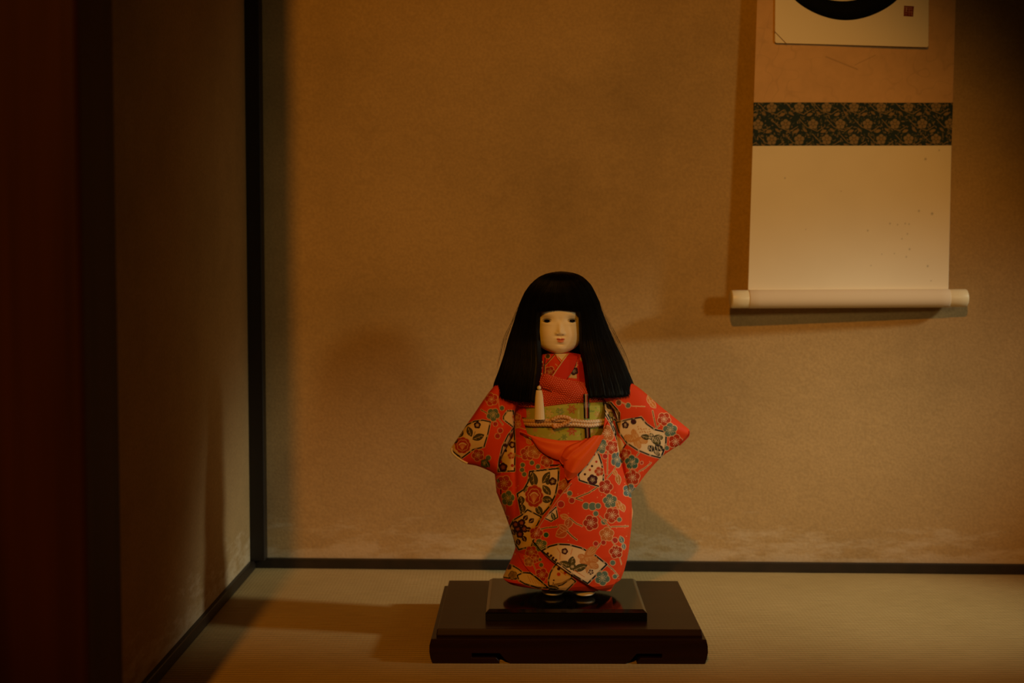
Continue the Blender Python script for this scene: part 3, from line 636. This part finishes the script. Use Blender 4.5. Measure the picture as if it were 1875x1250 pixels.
# sleeves
def sleeve(edges, dc, th_, nu=170, nv=150, wav=1.):
    G = coons(*edges, nu, nv); u = np.linspace(0, 1, nu)[:, None]; v = np.linspace(0, 1, nv)[None]
    cen = dc[0]*(1-u)+dc[1]*u; t_ = (th_[0]*(1-u)+th_[1]*u)*(np.sin(np.pi*v)**.55)*(np.sin(np.pi*np.clip(u*.86+.07, 0, 1))**.5)
    t_ = t_*(1+.10*np.sin(v*9+u*6)*wav)
    ed = np.clip(np.minimum(np.minimum(u, 1-u), np.minimum(v, 1-v))*30, 0, 1); t_ = t_*np.sqrt(ed)
    A = hity(G[..., 0], G[..., 1], YC+cen-t_); B = hity(G[..., 0], G[..., 1], YC+cen+t_*.8+.0006)
    m = MB(); m.add(A, flip=True, col=kcol(A)); m.add(B, col=kcol(B)); return m.build('sleeve', M_kim, doll)
# seen at the left: from the shoulder out to the open cuff
sl = sleeve(([(984, 696), (945, 690), (906, 706), (865, 762), (827, 818)], [(932, 886), (912, 872), (896, 862), (874, 853), (853, 849)], [(984, 696), (955, 725), (942, 755), (941, 785), (928, 815), (914, 850), (932, 886)], [(827, 818), (829, 828), (840, 838), (853, 849)]), (-.024, -.004), (.016, .012))
b = MB(); q = resample([(827, 820), (828, 828), (836, 836), (846, 843), (856, 848)], 40); b.tube(hity(q[:, 0], q[:, 1], YC-.010), .0014, 8); q = resample([(831, 824), (838, 832), (850, 842)], 30)
b.tube(hity(q[:, 0], q[:, 1]+3, YC+.004), .0018, 8); b.build('cuff_lining', M_white, sl)
sr = sleeve(([(1074, 692), (1110, 692), (1158, 702), (1210, 744), (1262, 786)], [(1150, 908), (1164, 893), (1184, 866), (1212, 836), (1244, 814)], [(1074, 692), (1106, 730), (1131, 760), (1130, 800), (1140, 850), (1150, 908)], [(1262, 786), (1262, 794), (1255, 802), (1244, 814)]), (-.026, -.006), (.016, .011))
b = MB(); q = resample([(1262, 789), (1261, 797), (1254, 805), (1244, 815)], 30); b.tube(hity(q[:, 0], q[:, 1], YC-.008), .0009, 8); b.build('cuff_lining', mat('red_lining', (.5, .03, .015), .7), sr)

# feet in white tabi, with dark legs above, under the hem
for fx, fy in ((1013, 1087), (1070, 1088)):
    b = MB(); c = hitz(fx, fy, PZ+.004); nu, nv = 40, 32
    a = np.linspace(0, 2*np.pi, nu, endpoint=False)[:, None]; v = np.linspace(0, 1, nv)[None]
    wx = .0145*(1-.18*np.sin(a)); r = np.sin(np.pi*np.clip(v, 0, 1))**.5
    X = c[0]+wx*np.cos(a)*r; Y = c[1]+.014+.022*np.sin(a)*r; Z = PZ+.0003+.013*v*(1+.35*np.sin(a))
    b.add(np.stack(np.broadcast_arrays(X, Y, Z), -1), cu=True)
    f_ = b.build('foot', mat('white_tabi', (.70, .62, .46), .7), doll)
    b = MB(); b.tube([(c[0], c[1]+.022, PZ+.010), (c[0], c[1]+.024, PZ+.06)], .011, 16); b.build('leg', mat('dark_leggings', (.05, .012, .008), .8), doll)

# head with neck: one surface painted like polished shell-white
HD = [(501, 1, .001, 1), (504, 12, .010, 1), (510, 22, .017, 1), (520, 29, .022, 1), (540, 35, .0250, 1), (560, 38, .0262, 1), (575, 38.5, .0262, 1), (590, 39, .0258, 1), (605, 39.8, .0262, 1), (616, 40, .0265, .95), (625, 39.2, .0262, .85), (632, 36.5, .0256, .75), (638, 31, .0245, .65), (642, 24.5, .0228, .55), (645, 17, .0205, .5), (646.5, 13.4, .015, .62), (650, 13, .0105, .8), (660, 13.5, .0105, .8), (672, 14, .011, .8)]
ny, nf, nb = 300, 300, 90
py = np.r_[np.linspace(501, 560, 50, endpoint=False), np.linspace(560, 650, 230, endpoint=False), np.linspace(650, 672, 20)]
hw, d, bk = T(py, HD)
def smooth(a, n=5):
    kk = np.ones(n)/n; return np.convolve(np.pad(a, n//2, mode='edge'), kk, 'valid')
hw = smooth(hw, 9); d = smooth(d, 9); bk = smooth(bk, 9)
ang = np.r_[np.linspace(-np.pi/2, np.pi/2, nf, endpoint=False), np.linspace(np.pi/2, 3*np.pi/2, nb, endpoint=False)]
A, PY = np.meshgrid(ang, py, indexing='ij'); Frn = np.cos(A)
e = 2/2.35
sx = np.sign(np.sin(A))*np.abs(np.sin(A))**e; sy = np.sign(Frn)*np.abs(Frn)**e
XX = 1022.5+hw[None]*sx; D = d[None]*np.where(sy > 0, sy, sy*bk[None]*1.15)
def g(x, y, sx_, sy_): return np.exp(-((XX-x)/sx_)**2-((PY-y)/sy_)**2)
nose = .0038*g(1024, 608, 5.2, 6.5)+.0013*g(1023.6, 597, 4.4, 8)+.0016*g(1018, 610.5, 3.2, 2.8)+.0016*g(1030, 610.5, 3.2, 2.8)-.0016*g(1024, 615.5, 8, 2.4)
eyes = -.0026*g(1000, 585.5, 11, 5.5)-.0026*g(1046, 585.5, 11, 5.5)+.0007*g(1000, 593, 9, 3)+.0007*g(1046, 593, 9, 3)+.0010*g(1000, 575, 12, 5)+.0010*g(1046, 575, 12, 5)-.0006*g(1023, 586, 4, 5)
mouth = .0012*g(1025, 622.3, 9, 6)+.0009*g(1025, 625.2, 4.6, 1.9)+.0007*g(1021.6, 619.9, 2.8, 1.4)+.0007*g(1028.4, 619.9, 2.8, 1.4)-.0006*g(1025, 622.2, 5.5, .8)-.0009*g(1025, 630.5, 6, 1.8)+.0009*g(1024.5, 637, 8, 4)-.0005*g(1025, 617.8, 1.4, 1.8)
cheek = .0016*g(1000, 613, 12, 13)+.0016*g(1047, 613, 12, 13)
front = np.clip(Frn*2, 0, 1)
D = D+(nose+eyes+mouth+cheek)*front
P = np.stack([xof(XX, PY), YC-.004-D, zof(PY)+.0015*np.clip((665-PY)/12, 0, 1)], -1)
base = np.array((.93, .82, .62)); col = np.broadcast_to(base, P.shape).copy()
def paint(m, c):
    global col
    m = (np.clip(m, 0, 1)*(Frn > 0))[..., None]; col = col*(1-m)+np.array(c)*m
def sup(x, y, a_, b_): return np.clip(1.9*np.exp(-(((XX-x)/a_)**2+((PY-y)/b_)**2)**2), 0, 1)
paint(sup(1025, 624.3, 5.6, 2.3)*.9, (.82, .23, .10))
paint(np.maximum(sup(1021.4, 620.6, 3.6, 1.5), sup(1028.6, 620.6, 3.6, 1.5))*.95, (.66, .13, .06))
paint(np.exp(-((XX-1025)/6.6)**4-((PY-622.2-np.abs(XX-1025)*.02)/.7)**2)*.9, (.34, .045, .02)); paint(sup(1025, 618.4, 1.3, 1.2), base)
paint(.7*g(1019.6, 613, 1.6, .9), (.25, .10, .05)); paint(.7*g(1029, 613, 1.6, .9), (.25, .10, .05))
paint(.10*g(1000, 612, 10, 9)+.10*g(1047, 612, 10, 9), (.80, .36, .2))
for ex in (1000.5, 1046.5):
    lid = 584.6+((XX-ex)/8.6)**2*2.1-.3
    paint(np.exp(-((PY-lid)/1.0)**2)*np.clip(1.25-np.abs((XX-ex)/8.8)**3, 0, 1)*.95, (.02, .012, .01))
    paint(np.exp(-((PY-(lid-3.2))/.6)**2)*np.clip(1-np.abs((XX-ex)/9)**4, 0, 1)*.35, (.40, .2, .1))
    paint(np.exp(-((XX-ex)/12)**4-((PY-571.5+((XX-ex)/10)**2*.8)/1.2)**2)*.22, (.2, .12, .07))
grid('head', P, M_face, doll, col, cu=True, flip=True)
for ex in (1000.5, 1046.5):      # dark glass eyes set in almond slits
    nu, nv = 60, 30; u = np.linspace(-1, 1, nu)[:, None]; v = np.linspace(-1, 1, nv)[None]
    topc = 585.3+2.2*np.abs(u)**2; botc = 590.7-3.0*np.abs(u)**2.2
    PYe = (topc+botc)/2+(botc-topc)/2*v; XXe = ex+7.6*u+0*v
    i = np.abs(ang[:nf, None]*0)  # surface depth from the head rows
    hwe, de, _ = T(PYe, HD); sxx = np.clip((XXe-1022.5)/hwe, -.98, .98); base_d = de*(1-np.abs(sxx)**2.35)**(1/2.35)
    def ge(x, y, a_, b_): return np.exp(-((XXe-x)/a_)**2-((PYe-y)/b_)**2)
    dd = base_d-.0026*ge(1000, 585.5, 11, 5.5)-.0026*ge(1046, 585.5, 11, 5.5)+.0007*ge(1000, 593, 9, 3)+.0007*ge(1046, 593, 9, 3)+.001*ge(1000, 575, 12, 5)+.001*ge(1046, 575, 12, 5)+.0012*ge(ex, 588, 14, 13)*.5+.0006*(1-v*v)
    Pe = np.stack([xof(XXe, PYe), YC-.0043-dd-.0003, zof(PYe)+.0015], -1)
    ir = np.clip((np.hypot(XXe-ex, (PYe-587.6)*1.0)-4.6)/1.0, 0, 1)[..., None]
    ce = np.array((.004, .0035, .003))*(1-ir)+np.array((.42, .33, .22))*ir
    grid('eye', Pe, M_eye, doll, ce, flip=True)

# hair
HR = [(496.5, 1026, 1030, .002, .004), (497.2, 1018, 1038, .010, .012), (498.6, 1009, 1046, .0155, .018), (501.5, 999, 1056, .0205, .0235), (506.5, 988.5, 1065.5, .0258, .0285), (513, 980, 1073, .0290, .032), (522, 971, 1081, .0310, .035), (535, 962, 1088, .0325, .037), (550, 955, 1095, .0325, .038), (570, 948, 1101, .0320, .038), (590, 942, 1109, .0315, .038), (620, 932, 1121, .032, .039), (650, 924, 1136, .037, .040), (680, 914, 1149, .0435, .042), (700, 906, 1158, .046, .044), (735, 897, 1168, .049, .046)]
IN = [(496, 1023, 1024), (540, 994, 1050), (560, 985, 1058), (575, 983, 1061), (600, 981, 1063), (640, 983, 1066), (660, 984, 1071), (690, 981, 1074), (740, 976, 1079)]
XE = [(0, 0)]
def hair_row(py, sgn, s_):
    """s_ from 0 (inner edge by the face) to 1 (middle of the back); sgn -1 left, +1 right"""
    xl, xr_, df, db = T(py, HR); il, ir_ = T(py, IN); cx = (xl+xr_)/2; hw_ = (xr_-xl)/2
    xi = np.where(sgn < 0, il, ir_); ui = np.clip(sgn*(xi-cx)/hw_, .02, .95); p0 = np.arcsin(ui**(1.35)) 
    ph = p0+(np.pi-p0)*s_; e_ = 1/1.35
    u = sgn*np.abs(np.sin(ph))**e_; c_ = np.cos(ph); y = np.where(c_ > 0, -df*np.abs(c_)**e_, db*np.abs(c_)**e_)
    return xof(cx+hw_*u, py), YC+y, zof(py)
def hend(sgn, s_):
    x = np.asarray(s_, float)
    L = np.interp(x, [0, .12, .25, .36, .48, .7, 1], [731, 730, 724, 714, 703, 700, 700])
    R = np.interp(x, [0, .12, .25, .36, .48, .7, 1], [722, 723, 722, 714, 701, 699, 700])
    return np.where(sgn < 0, L, R)
def bang_row(py, q):       # q from -1 to 1 across the fringe
    xl, xr_, df, db = T(py, HR); il, ir_ = T(np.maximum(py, 500), IN); cx = (xl+xr_)/2; hw_ = (xr_-xl)/2
    il = il-4; ir_ = ir_+4
    X = (il+ir_)/2+(ir_-il)/2*q; u = np.clip(np.abs((X-cx)/hw_), 0, .97)
    return xof(X, py), YC-df*(1-u**2.7)**(1/2.7)-.0008, zof(py)
def bend(q): return 567.3+2.6*np.clip(-q, 0, 1)**1.3+.8*np.clip(q, 0, 1)-1.2*np.exp(-(q/.5)**2)
rng = np.random.default_rng(4)
b = MB(); nt_ = 90
for sgn in (-1, 1):
    s_ = np.linspace(0, 1, 320)[:, None]; t = np.linspace(0, 1, nt_)[None]**1.4
    en = hend(sgn, s_)-1.5; ragg = np.convolve(rng.normal(0, 1.6, 340), np.ones(3)/3, 'same')[:320, None]
    PYh = 496.5+(en+ragg-496.5)*t
    x, y, z = hair_row(PYh, sgn, s_+0*t)
    gro = (np.convolve(rng.normal(0, 1, 340), np.ones(2)/2, 'same')[:320, None]*.0005)*np.clip(t*3, 0, 1)
    c = np.stack([x, y, z], -1); cen = np.array([xof(1030, 600), YC, 0]); n_ = c-cen; n_[..., 2] = 0; n_ /= np.linalg.norm(n_, axis=-1, keepdims=True)+1e-9
    outer = c+n_*gro[..., None]; inner = c-n_*(.0075*np.clip(t*1.6, 0.02, 1)+0*gro)[..., None]
    b.add(np.concatenate([outer, inner[:, ::-1]], 1), cv=True, flip=(sgn > 0))
    e1 = np.stack([outer[0], inner[0]], 0); b.add(e1, flip=(sgn < 0))
q = np.linspace(-1, 1, 200)[:, None]; t = np.linspace(0, 1, 60)[None]**1.5
ra = np.convolve(rng.normal(0, .5, 210), np.ones(3)/3, 'same')[:200, None]
PYb = 497+(bend(q)+ra-497)*t; x, y, z = bang_row(PYb, q+0*t); gb = rng.normal(0, .0002, (200, 1))*np.clip(t*3, 0, 1)
c = np.stack([x, y+gb, z], -1); inn = c+np.array([0, .0035, 0])*np.clip(t*2, 0.05, 1)[..., None]
b.add(np.concatenate([c, inn[:, ::-1]], 1), cv=True, flip=True)
hair = b.build('hair', M_hair, doll)
def strand_mesh(name, paths, r, parent):
    paths = np.asarray(paths); n, m = paths.shape[:2]; tp = r*np.clip((1-np.linspace(0, 1, m))*8, .25, 1)
    th = np.array([0, 2.1, 4.2]); off = np.stack([np.cos(th), np.sin(th), 0*th], -1)
    V = paths[:, :, None]+tp[None, :, None, None]*off[None, None]
    Q = (quads(m, 3, cv=True)[None]+(np.arange(n)*m*3)[:, None, None]).reshape(-1, 4)
    o = link(name, raw_mesh(name, V, Q), M_hair, parent); return o
PT = []; m = 26; t = np.linspace(0, 1, m)**1.3
for i in range(2600):
    sgn = -1 if i % 2 else 1; s0 = rng.beta(1, 1.3); en = hend(sgn, s0)+rng.normal(0, 2.0)
    st_ = rng.uniform(498, 530) if rng.random() < .8 else rng.uniform(530, 600)
    pyl = st_+(en-st_)*t; sv = np.clip(s0+rng.normal(0, .012)*t, 0, 1); x, y, z = hair_row(pyl, sgn, sv)
    o_ = rng.uniform(-.0008, .0011)
    cx = xof(1030, 600); n2 = np.stack([x-cx, y-YC], -1); n2 /= np.linalg.norm(n2, axis=1)[:, None]+1e-9
    PT.append(np.stack([x+n2[:, 0]*o_, y+n2[:, 1]*o_, z], -1))
for i in range(600):
    q0 = rng.uniform(-1, 1); en = bend(q0)+rng.normal(0, .5); st_ = rng.uniform(498, 515); pyl = st_+(en-st_)*t; x, y, z = bang_row(pyl, q0+0*t)
    PT.append(np.stack([x, y-rng.uniform(-.0002, .0008), z], -1))
o = strand_mesh('hair_strands', PT, .00022, hair); o['kind'] = 'stuff'
PT = []
for i in range(30):      # loose fly-away hairs
    sgn = 1 if rng.random() < .7 else -1; s0 = rng.uniform(.38, .55); st_ = rng.uniform(520, 590); en = rng.uniform(640, 702)
    pyl = st_+(en-st_)*t; x, y, z = hair_row(pyl, sgn, s0+0*t); a = rng.uniform(.001, .0085)*np.sin(np.pi*t*.75)**1.5
    PT.append(np.stack([x+sgn*a, y, z], -1))
o = strand_mesh('loose_hairs', PT, .00013, hair); o['kind'] = 'stuff'

# ------------------------------------------------------------------ plinth and base
def rot_pts(pts, a=-.0105, c=(.070, 1.77)):
    out = []
    for x, y, z in pts: dx, dy = x-c[0], y-c[1]; out.append((c[0]+dx*math.cos(a)-dy*math.sin(a), c[1]+dx*math.sin(a)+dy*math.cos(a), z))
    return out
pl = thing('display_plinth', 'glossy black lacquer plinth beneath the white feet of the doll', 'plinth', (.069, 1.772, .0392))
x0, x1, y0, y1 = -.0322, .1698, 1.6845, 1.8665; ch = .0038
def rect(x0, x1, y0, y1, z): return rot_pts([(x0, y0, z), (x1, y0, z), (x1, y1, z), (x0, y1, z)])
V = rect(x0, x1, y0, y1, .0392)+rect(x0, x1, y0, y1, .0495)+rect(x0+.0045, x1-.0045, y0+.0075, y1-.006, PZ)
me = bpy.data.meshes.new('plinth_board'); f = [(3, 2, 1, 0), (8, 9, 10, 11)]
for L in (0, 4):
    for i in range(4): f.append((L+i, L+(i+1) % 4, L+4+(i+1) % 4, L+4+i))
me.from_pydata(V, [], f); o = link('plinth_board', me, M_black, pl, smooth=False); bv = o.modifiers.new('b', 'BEVEL'); bv.width = .0008; bv.segments = 3
bs = thing('display_stand', 'wide red-brown lacquered wooden stand on the tatami with notched feet', 'stand', (.070, 1.772, 0))
x0, x1, y0, y1 = -.0985, .2385, 1.634, 1.912
yl, yr = hitz(865, 1204, 0)[0], 0
def X(px): return float(hity(px, 1200, 1.634)[0])
def Zf(py): return float(hity(1000, py, 1.634)[2])
g1, g2, g3, g4 = X(917), X(932), X(1153), X(1168)
out = [(x0+.003, 0), (g1, 0), (g1-.001, .004), (g1-.0045, .0075), (X(866), .0075), (X(866), .0125), (g2-.010, .0125), (g2-.003, .0045), (g2+.003, 0), (g3-.003, 0), (g3+.003, .0045), (g3+.010, .0125),
       (X(1214), .0125), (X(1214), .0075), (g4+.0045, .0075), (g4+.001, .004), (g4, 0), (x1-.003, 0), (x1-.0008, .006), (x1+.0006, .014), (x1+.0004, .022), (x1-.0016, .0302), (x0+.0016, .0302), (x0-.0004, .022), (x0-.0006, .014), (x0+.0008, .006)]
prism('base_board', rot_pts([(x, y1, z) for x, z in out])[::-1], rot_pts([(x, y0, z) for x, z in out])[::-1], M_base, bs, bev=.0008)
x0, x1, y0, y1 = -.0902, .2325, 1.6465, 1.9065
V = rect(x0-.001, x1+.001, y0-.002, y1+.002, .0300)+rect(x0-.001, x1+.001, y0-.002, y1+.002, .0325)+rect(x0, x1, y0, y1, .0392)
me = bpy.data.meshes.new('raised_panel'); me.from_pydata(V, [], f); o = link('raised_panel', me, M_base, bs, smooth=False); bv = o.modifiers.new('b', 'BEVEL'); bv.width = .001; bv.segments = 3

# ------------------------------------------------------------------ hanging scroll
BL = hity(1370, 531, 2.088); BR = hity(1736, 530, 2.099); TL = hity(1391, 0, 2.103)
nrm = np.cross(BR-BL, TL-BL); nrm /= np.linalg.norm(nrm); nrm = nrm if nrm[1] < 0 else -nrm
def onsc(px, py, off=0.):
    a, b_, c = rays(px, py); D_ = np.stack(np.broadcast_arrays(a, b_, c), -1); O = np.array([0, 0, H]); p0 = BL+nrm*off
    t_ = ((p0-O)@nrm)/(D_@nrm); return O+D_*t_[..., None]
scroll = thing('hanging_scroll', 'hanging scroll of tan silk and floral brocade over cream paper on the back wall', 'scroll', tuple((BL+BR)/2-np.array([0, 0, .02])))
# silk field continues above the frame; edges follow the measured taper
def sheet(name, lt, rt, lb, rb, nu, nv, cfun, m, off=0, th_=.0006):
    lt, rt, lb, rb = map(np.array, (lt, rt, lb, rb)); u = np.linspace(0, 1, nu)[:, None, None]; v = np.linspace(0, 1, nv)[None, :, None]
    G = (1-v)*((1-u)*lt+u*rt)+v*((1-u)*lb+u*rb); P = onsc(G[..., 0], G[..., 1], off)
    P = P+nrm*(.0012*np.sin(G[..., :1]/58+1.2)*1.0)
    return grid(name, P, m, scroll, cfun(G[..., 0], G[..., 1]), flip=True, solid=th_)
rs = np.random.default_rng(8)
def vnoise(x, y, s_, seed=0):
    r = np.random.default_rng(seed).random((64, 64)); X_ = x/s_; Y_ = y/s_; i = np.floor(X_).astype(int); j = np.floor(Y_).astype(int); a = X_-i; b_ = Y_-j; a = a*a*(3-2*a); b_ = b_*b_*(3-2*b_)
    R = lambda p, q_: r[p % 64, q_ % 64]
    return (R(i, j)*(1-a)+R(i+1, j)*a)*(1-b_)+(R(i, j+1)*(1-a)+R(i+1, j+1)*a)*b_
def silk_c(x, y):
    n = vnoise(x, y, 22, 1)*.6+vnoise(x, y, 7, 2)*.4; ridge = np.abs(vnoise(x+y*.3, y-x*.2, 17, 3)-.5)
    cr = np.clip(1-ridge*14, 0, 1)*.10*vnoise(x, y, 40, 9)*1.6
    c = np.array((.65, .42, .21))[None, None]*(.93+.14*n-cr)[..., None]
    for (ax_, ay, bx, by, wd) in ((1512, 104, 1570, 127, .8), (1565, 119, 1603, 101, .5)):
        v = np.array((bx-ax_, by-ay), float); tt_ = np.clip(((x-ax_)*v[0]+(y-ay)*v[1])/(v@v), 0, 1); dd_ = np.hypot(x-ax_-tt_*v[0], y-ay-tt_*v[1])
        c = c*(1-.3*np.clip(1.4*wd-dd_+.4, 0, 1))[..., None]
    return c
sheet('silk_field', (1400, -420), (1762, -420), (1380, 188), (1745, 188), 366, 560, silk_c, M_silk)
cb = Canvas(1370, 180, 385, 95, (.016, .032, .034), 4)
rr = random.Random(11)
for i in range(1500):
    x, y = rr.uniform(1372, 1752), rr.uniform(182, 272); leaf(x, y, rr.uniform(3, 7), rr.uniform(1.4, 2.6), rr.uniform(0, 180), rr.choice([(.20, .15, .08), (.13, .11, .06), (.015, .035, .035), (.17, .13, .07), (.07, .08, .05)]), cv=cb, vein=None)
for row, (yy, ofs) in enumerate(((197, 0), (228, 25), (256, 0))):
    for i in range(-1, 9):
        x = 1413+50.2*i-ofs; y = yy-i*.3
        cb.disc(x, y, 10.5, (.016, .035, .036)); flower(x, y, 9.5, (.26, .19, .10), rot=-1.57, out=(.03, .045, .035), st=(.10, .08, .04), cv=cb); [cb.line([(x, y), (x+8.5*math.cos(-.94+j*1.2566), y+8.5*math.sin(-.94+j*1.2566))], .8, (.06, .06, .04)) for j in range(5)]; cb.disc(x, y, 1.8, (.3, .2, .09))
        leaf(x+19, y+13, 11, 5, -20, (.25, .17, .08), cv=cb, vein=None); leaf(x-15, y+11, 10, 4, 40, (.22, .15, .07), cv=cb, vein=None); cb.line([(x-24, y-8), (x-12, y+5), (x+8, y+13), (x+22, y+4)], 1.3, (.24, .17, .08))
sheet('brocade_band', (1380, 187.5), (1745, 188), (1378, 267), (1742.5, 266), 560, 130, lambda x, y: cb.sample(x, y), M_silk, off=.0004)
spots = [(1695, 291, 1.6), (1720, 275, .9), (1683, 386, 1.2), (1707, 391, 1.7), (1630, 409, 1.0), (1644, 411, .8), (1658, 409, .8), (1665, 410, .8), (1589, 422, 1.0), (1662, 428, .8), (1652, 437, .7), (1666, 456, 1.1), (1660, 470, .9), (1638, 464, .6), (1615, 465, .6), (1699, 487, 1.3), (1595, 486, .6), (1705, 514, .7), (1437, 326, .9), (1540, 350, .5), (1475, 420, .5), (1640, 560, .5)]
def paper_c(x, y):
    c = np.array((.87, .80, .63))[None, None]*(.985+.03*vnoise(x, y, 30, 5))[..., None]; c = np.broadcast_to(c, x.shape+(3,)).copy()
    for sx_, sy_, r in spots: c *= (1-.55*np.exp(-((x-sx_)/(r+.2))**2-((y-sy_)/(r+.5))**2))[..., None]
    return c
sheet('lower_paper_field', (1378, 266.5), (1742.5, 265.5), (1369.5, 534), (1736.5, 533), 366, 268, paper_c, M_paper)
# roller
A0 = onsc(1337.5, 547.5, -.001); A1 = onsc(1769.5, 545.5, -.001); ax_ = A1-A0; La = np.linalg.norm(ax_); ax_ /= La
def roller(name, s0, s1, prof, m, col=None):
    e1 = np.cross(ax_, [0, 0, 1.]); e1 /= np.linalg.norm(e1); e2 = np.cross(e1, ax_)
    th = np.linspace(0, 2*np.pi, 64, endpoint=False); P = []
    for s_, r in prof: P.append(A0+ax_*(s0+(s1-s0)*s_)+r*(np.cos(th)[:, None]*e1+np.sin(th)[:, None]*e2))
    P = np.array(P); return grid(name, P, m, scroll, np.broadcast_to(np.array(col), P.shape) if col else None, cv=True)
R0 = .0141; f0 = 32.5/432*La; f1 = La*(1-33.5/432)
roller('roller', f0, f1, [(0, 0), (0, R0), (.002, R0+.0002)]+[(i/20, R0+.0002) for i in range(1, 20)]+[(.998, R0+.0002), (1, R0), (1, 0)], M_paper, (.74, .62, .46))
cap = [(0, 0), (0, .0118), (.03, .0132), (.08, .0138), (.5, .0139), (.95, .0138), (1, .0135)]
roller('roller_end_cap', 0, f0, cap, M_ivory); roller('roller_end_cap', La, f1, cap, M_ivory)
# corner thread that holds the card
b = MB(); b.tube(onsc(*resample([(1417, 56), (1441, 81)], 6).T, .0058), .0004, 6); b.build('corner_thread', mat('brown_thread', (.28, .15, .06), .7), scroll)

# square card with an ink circle and a red seal
card = thing('calligraphy_card', 'cream square card with a bold black ink circle and red seal held on the scroll', 'card', tuple(onsc(1559, 83, .003)))
cc = [(1418.5, 79), (1700.5, 87), (1703, -226), (1420.5, -232)]
def rounded(pts, r, n=6):
    out = []; m_ = len(pts)
    for i in range(m_):
        p = np.array(pts[i], float); a = np.array(pts[i-1], float)-p; b_ = np.array(pts[(i+1) % m_], float)-p; a /= np.linalg.norm(a); b_ /= np.linalg.norm(b_)
        for t_ in np.linspace(0, 1, n): out.append(p+a*r*(1-t_)**2+b_*r*t_**2)
    return np.array(out)
rc = rounded(cc, 4); rc2 = (rc-rc.mean(0))*.9955+rc.mean(0)
prism('card_board', onsc(rc[:, 0], rc[:, 1], .0022), onsc(rc[:, 0], rc[:, 1], .0048), M_gilt, card)
mc = mat('card_face', (.90, .85, .70), .8, spec=.2, bump=(400, .1, .0004))
prism('card_sheet', onsc(rc2[:, 0], rc2[:, 1], .0047), onsc(rc2[:, 0], rc2[:, 1], .0051), mc, card)
th = np.linspace(0, 2*np.pi, 240, endpoint=False)
ro = np.stack([1549+120*np.cos(th), -60.5+(96.5+1.0*np.sin(th*5))*np.sin(th)], 1); ri = np.stack([1543+97*np.cos(th), -77.5+79.5*np.sin(th)], 1)
for nm, offs in (('ink_circle', (.0052, .0054)),):
    Pr = np.stack([onsc(ro[:, 0], ro[:, 1], offs[0]), onsc(ro[:, 0], ro[:, 1], offs[1]), onsc(ri[:, 0], ri[:, 1], offs[1]), onsc(ri[:, 0], ri[:, 1], offs[0])], 1)
    grid(nm, Pr, M_ink, card, cu=True, cv=True)
cs = Canvas(1650, 8, 28, 26, (.17, .02, .012), 8)
cs.line([(1657, 13.5), (1670, 14.5)], .8, (.62, .36, .22)); cs.line([(1657, 17), (1671, 17.5)], .7, (.55, .3, .2)); cs.line([(1660, 14), (1659.5, 21)], 1.0, (.6, .4, .28)); cs.line([(1665, 16), (1665, 28)], .6, (.55, .28, .16)); cs.line([(1657, 21.5), (1671, 22)], .7, (.55, .28, .16))
cs.line([(1659, 24), (1659, 28)], .6, (.55, .28, .16)); cs.line([(1669, 20), (1669, 28.5)], .7, (.55, .28, .16)); cs.line([(1657, 25), (1671, 26)], .5, (.5, .22, .12)); cs.line([(1656.5, 12), (1655.5, 28.5)], .5, (.45, .12, .08))
u = np.linspace(0, 1, 60)[:, None, None]; v = np.linspace(0, 1, 60)[None, :, None]
G = (1-v)*((1-u)*np.array((1655.5, 10.5))+u*np.array((1673.5, 11.5)))+v*((1-u)*np.array((1654.5, 29.5))+u*np.array((1672, 30.5)))
grid('red_seal', onsc(G[..., 0], G[..., 1], .0053), M_paper, card, cs.sample(G[..., 0], G[..., 1]), flip=True, solid=.0002)
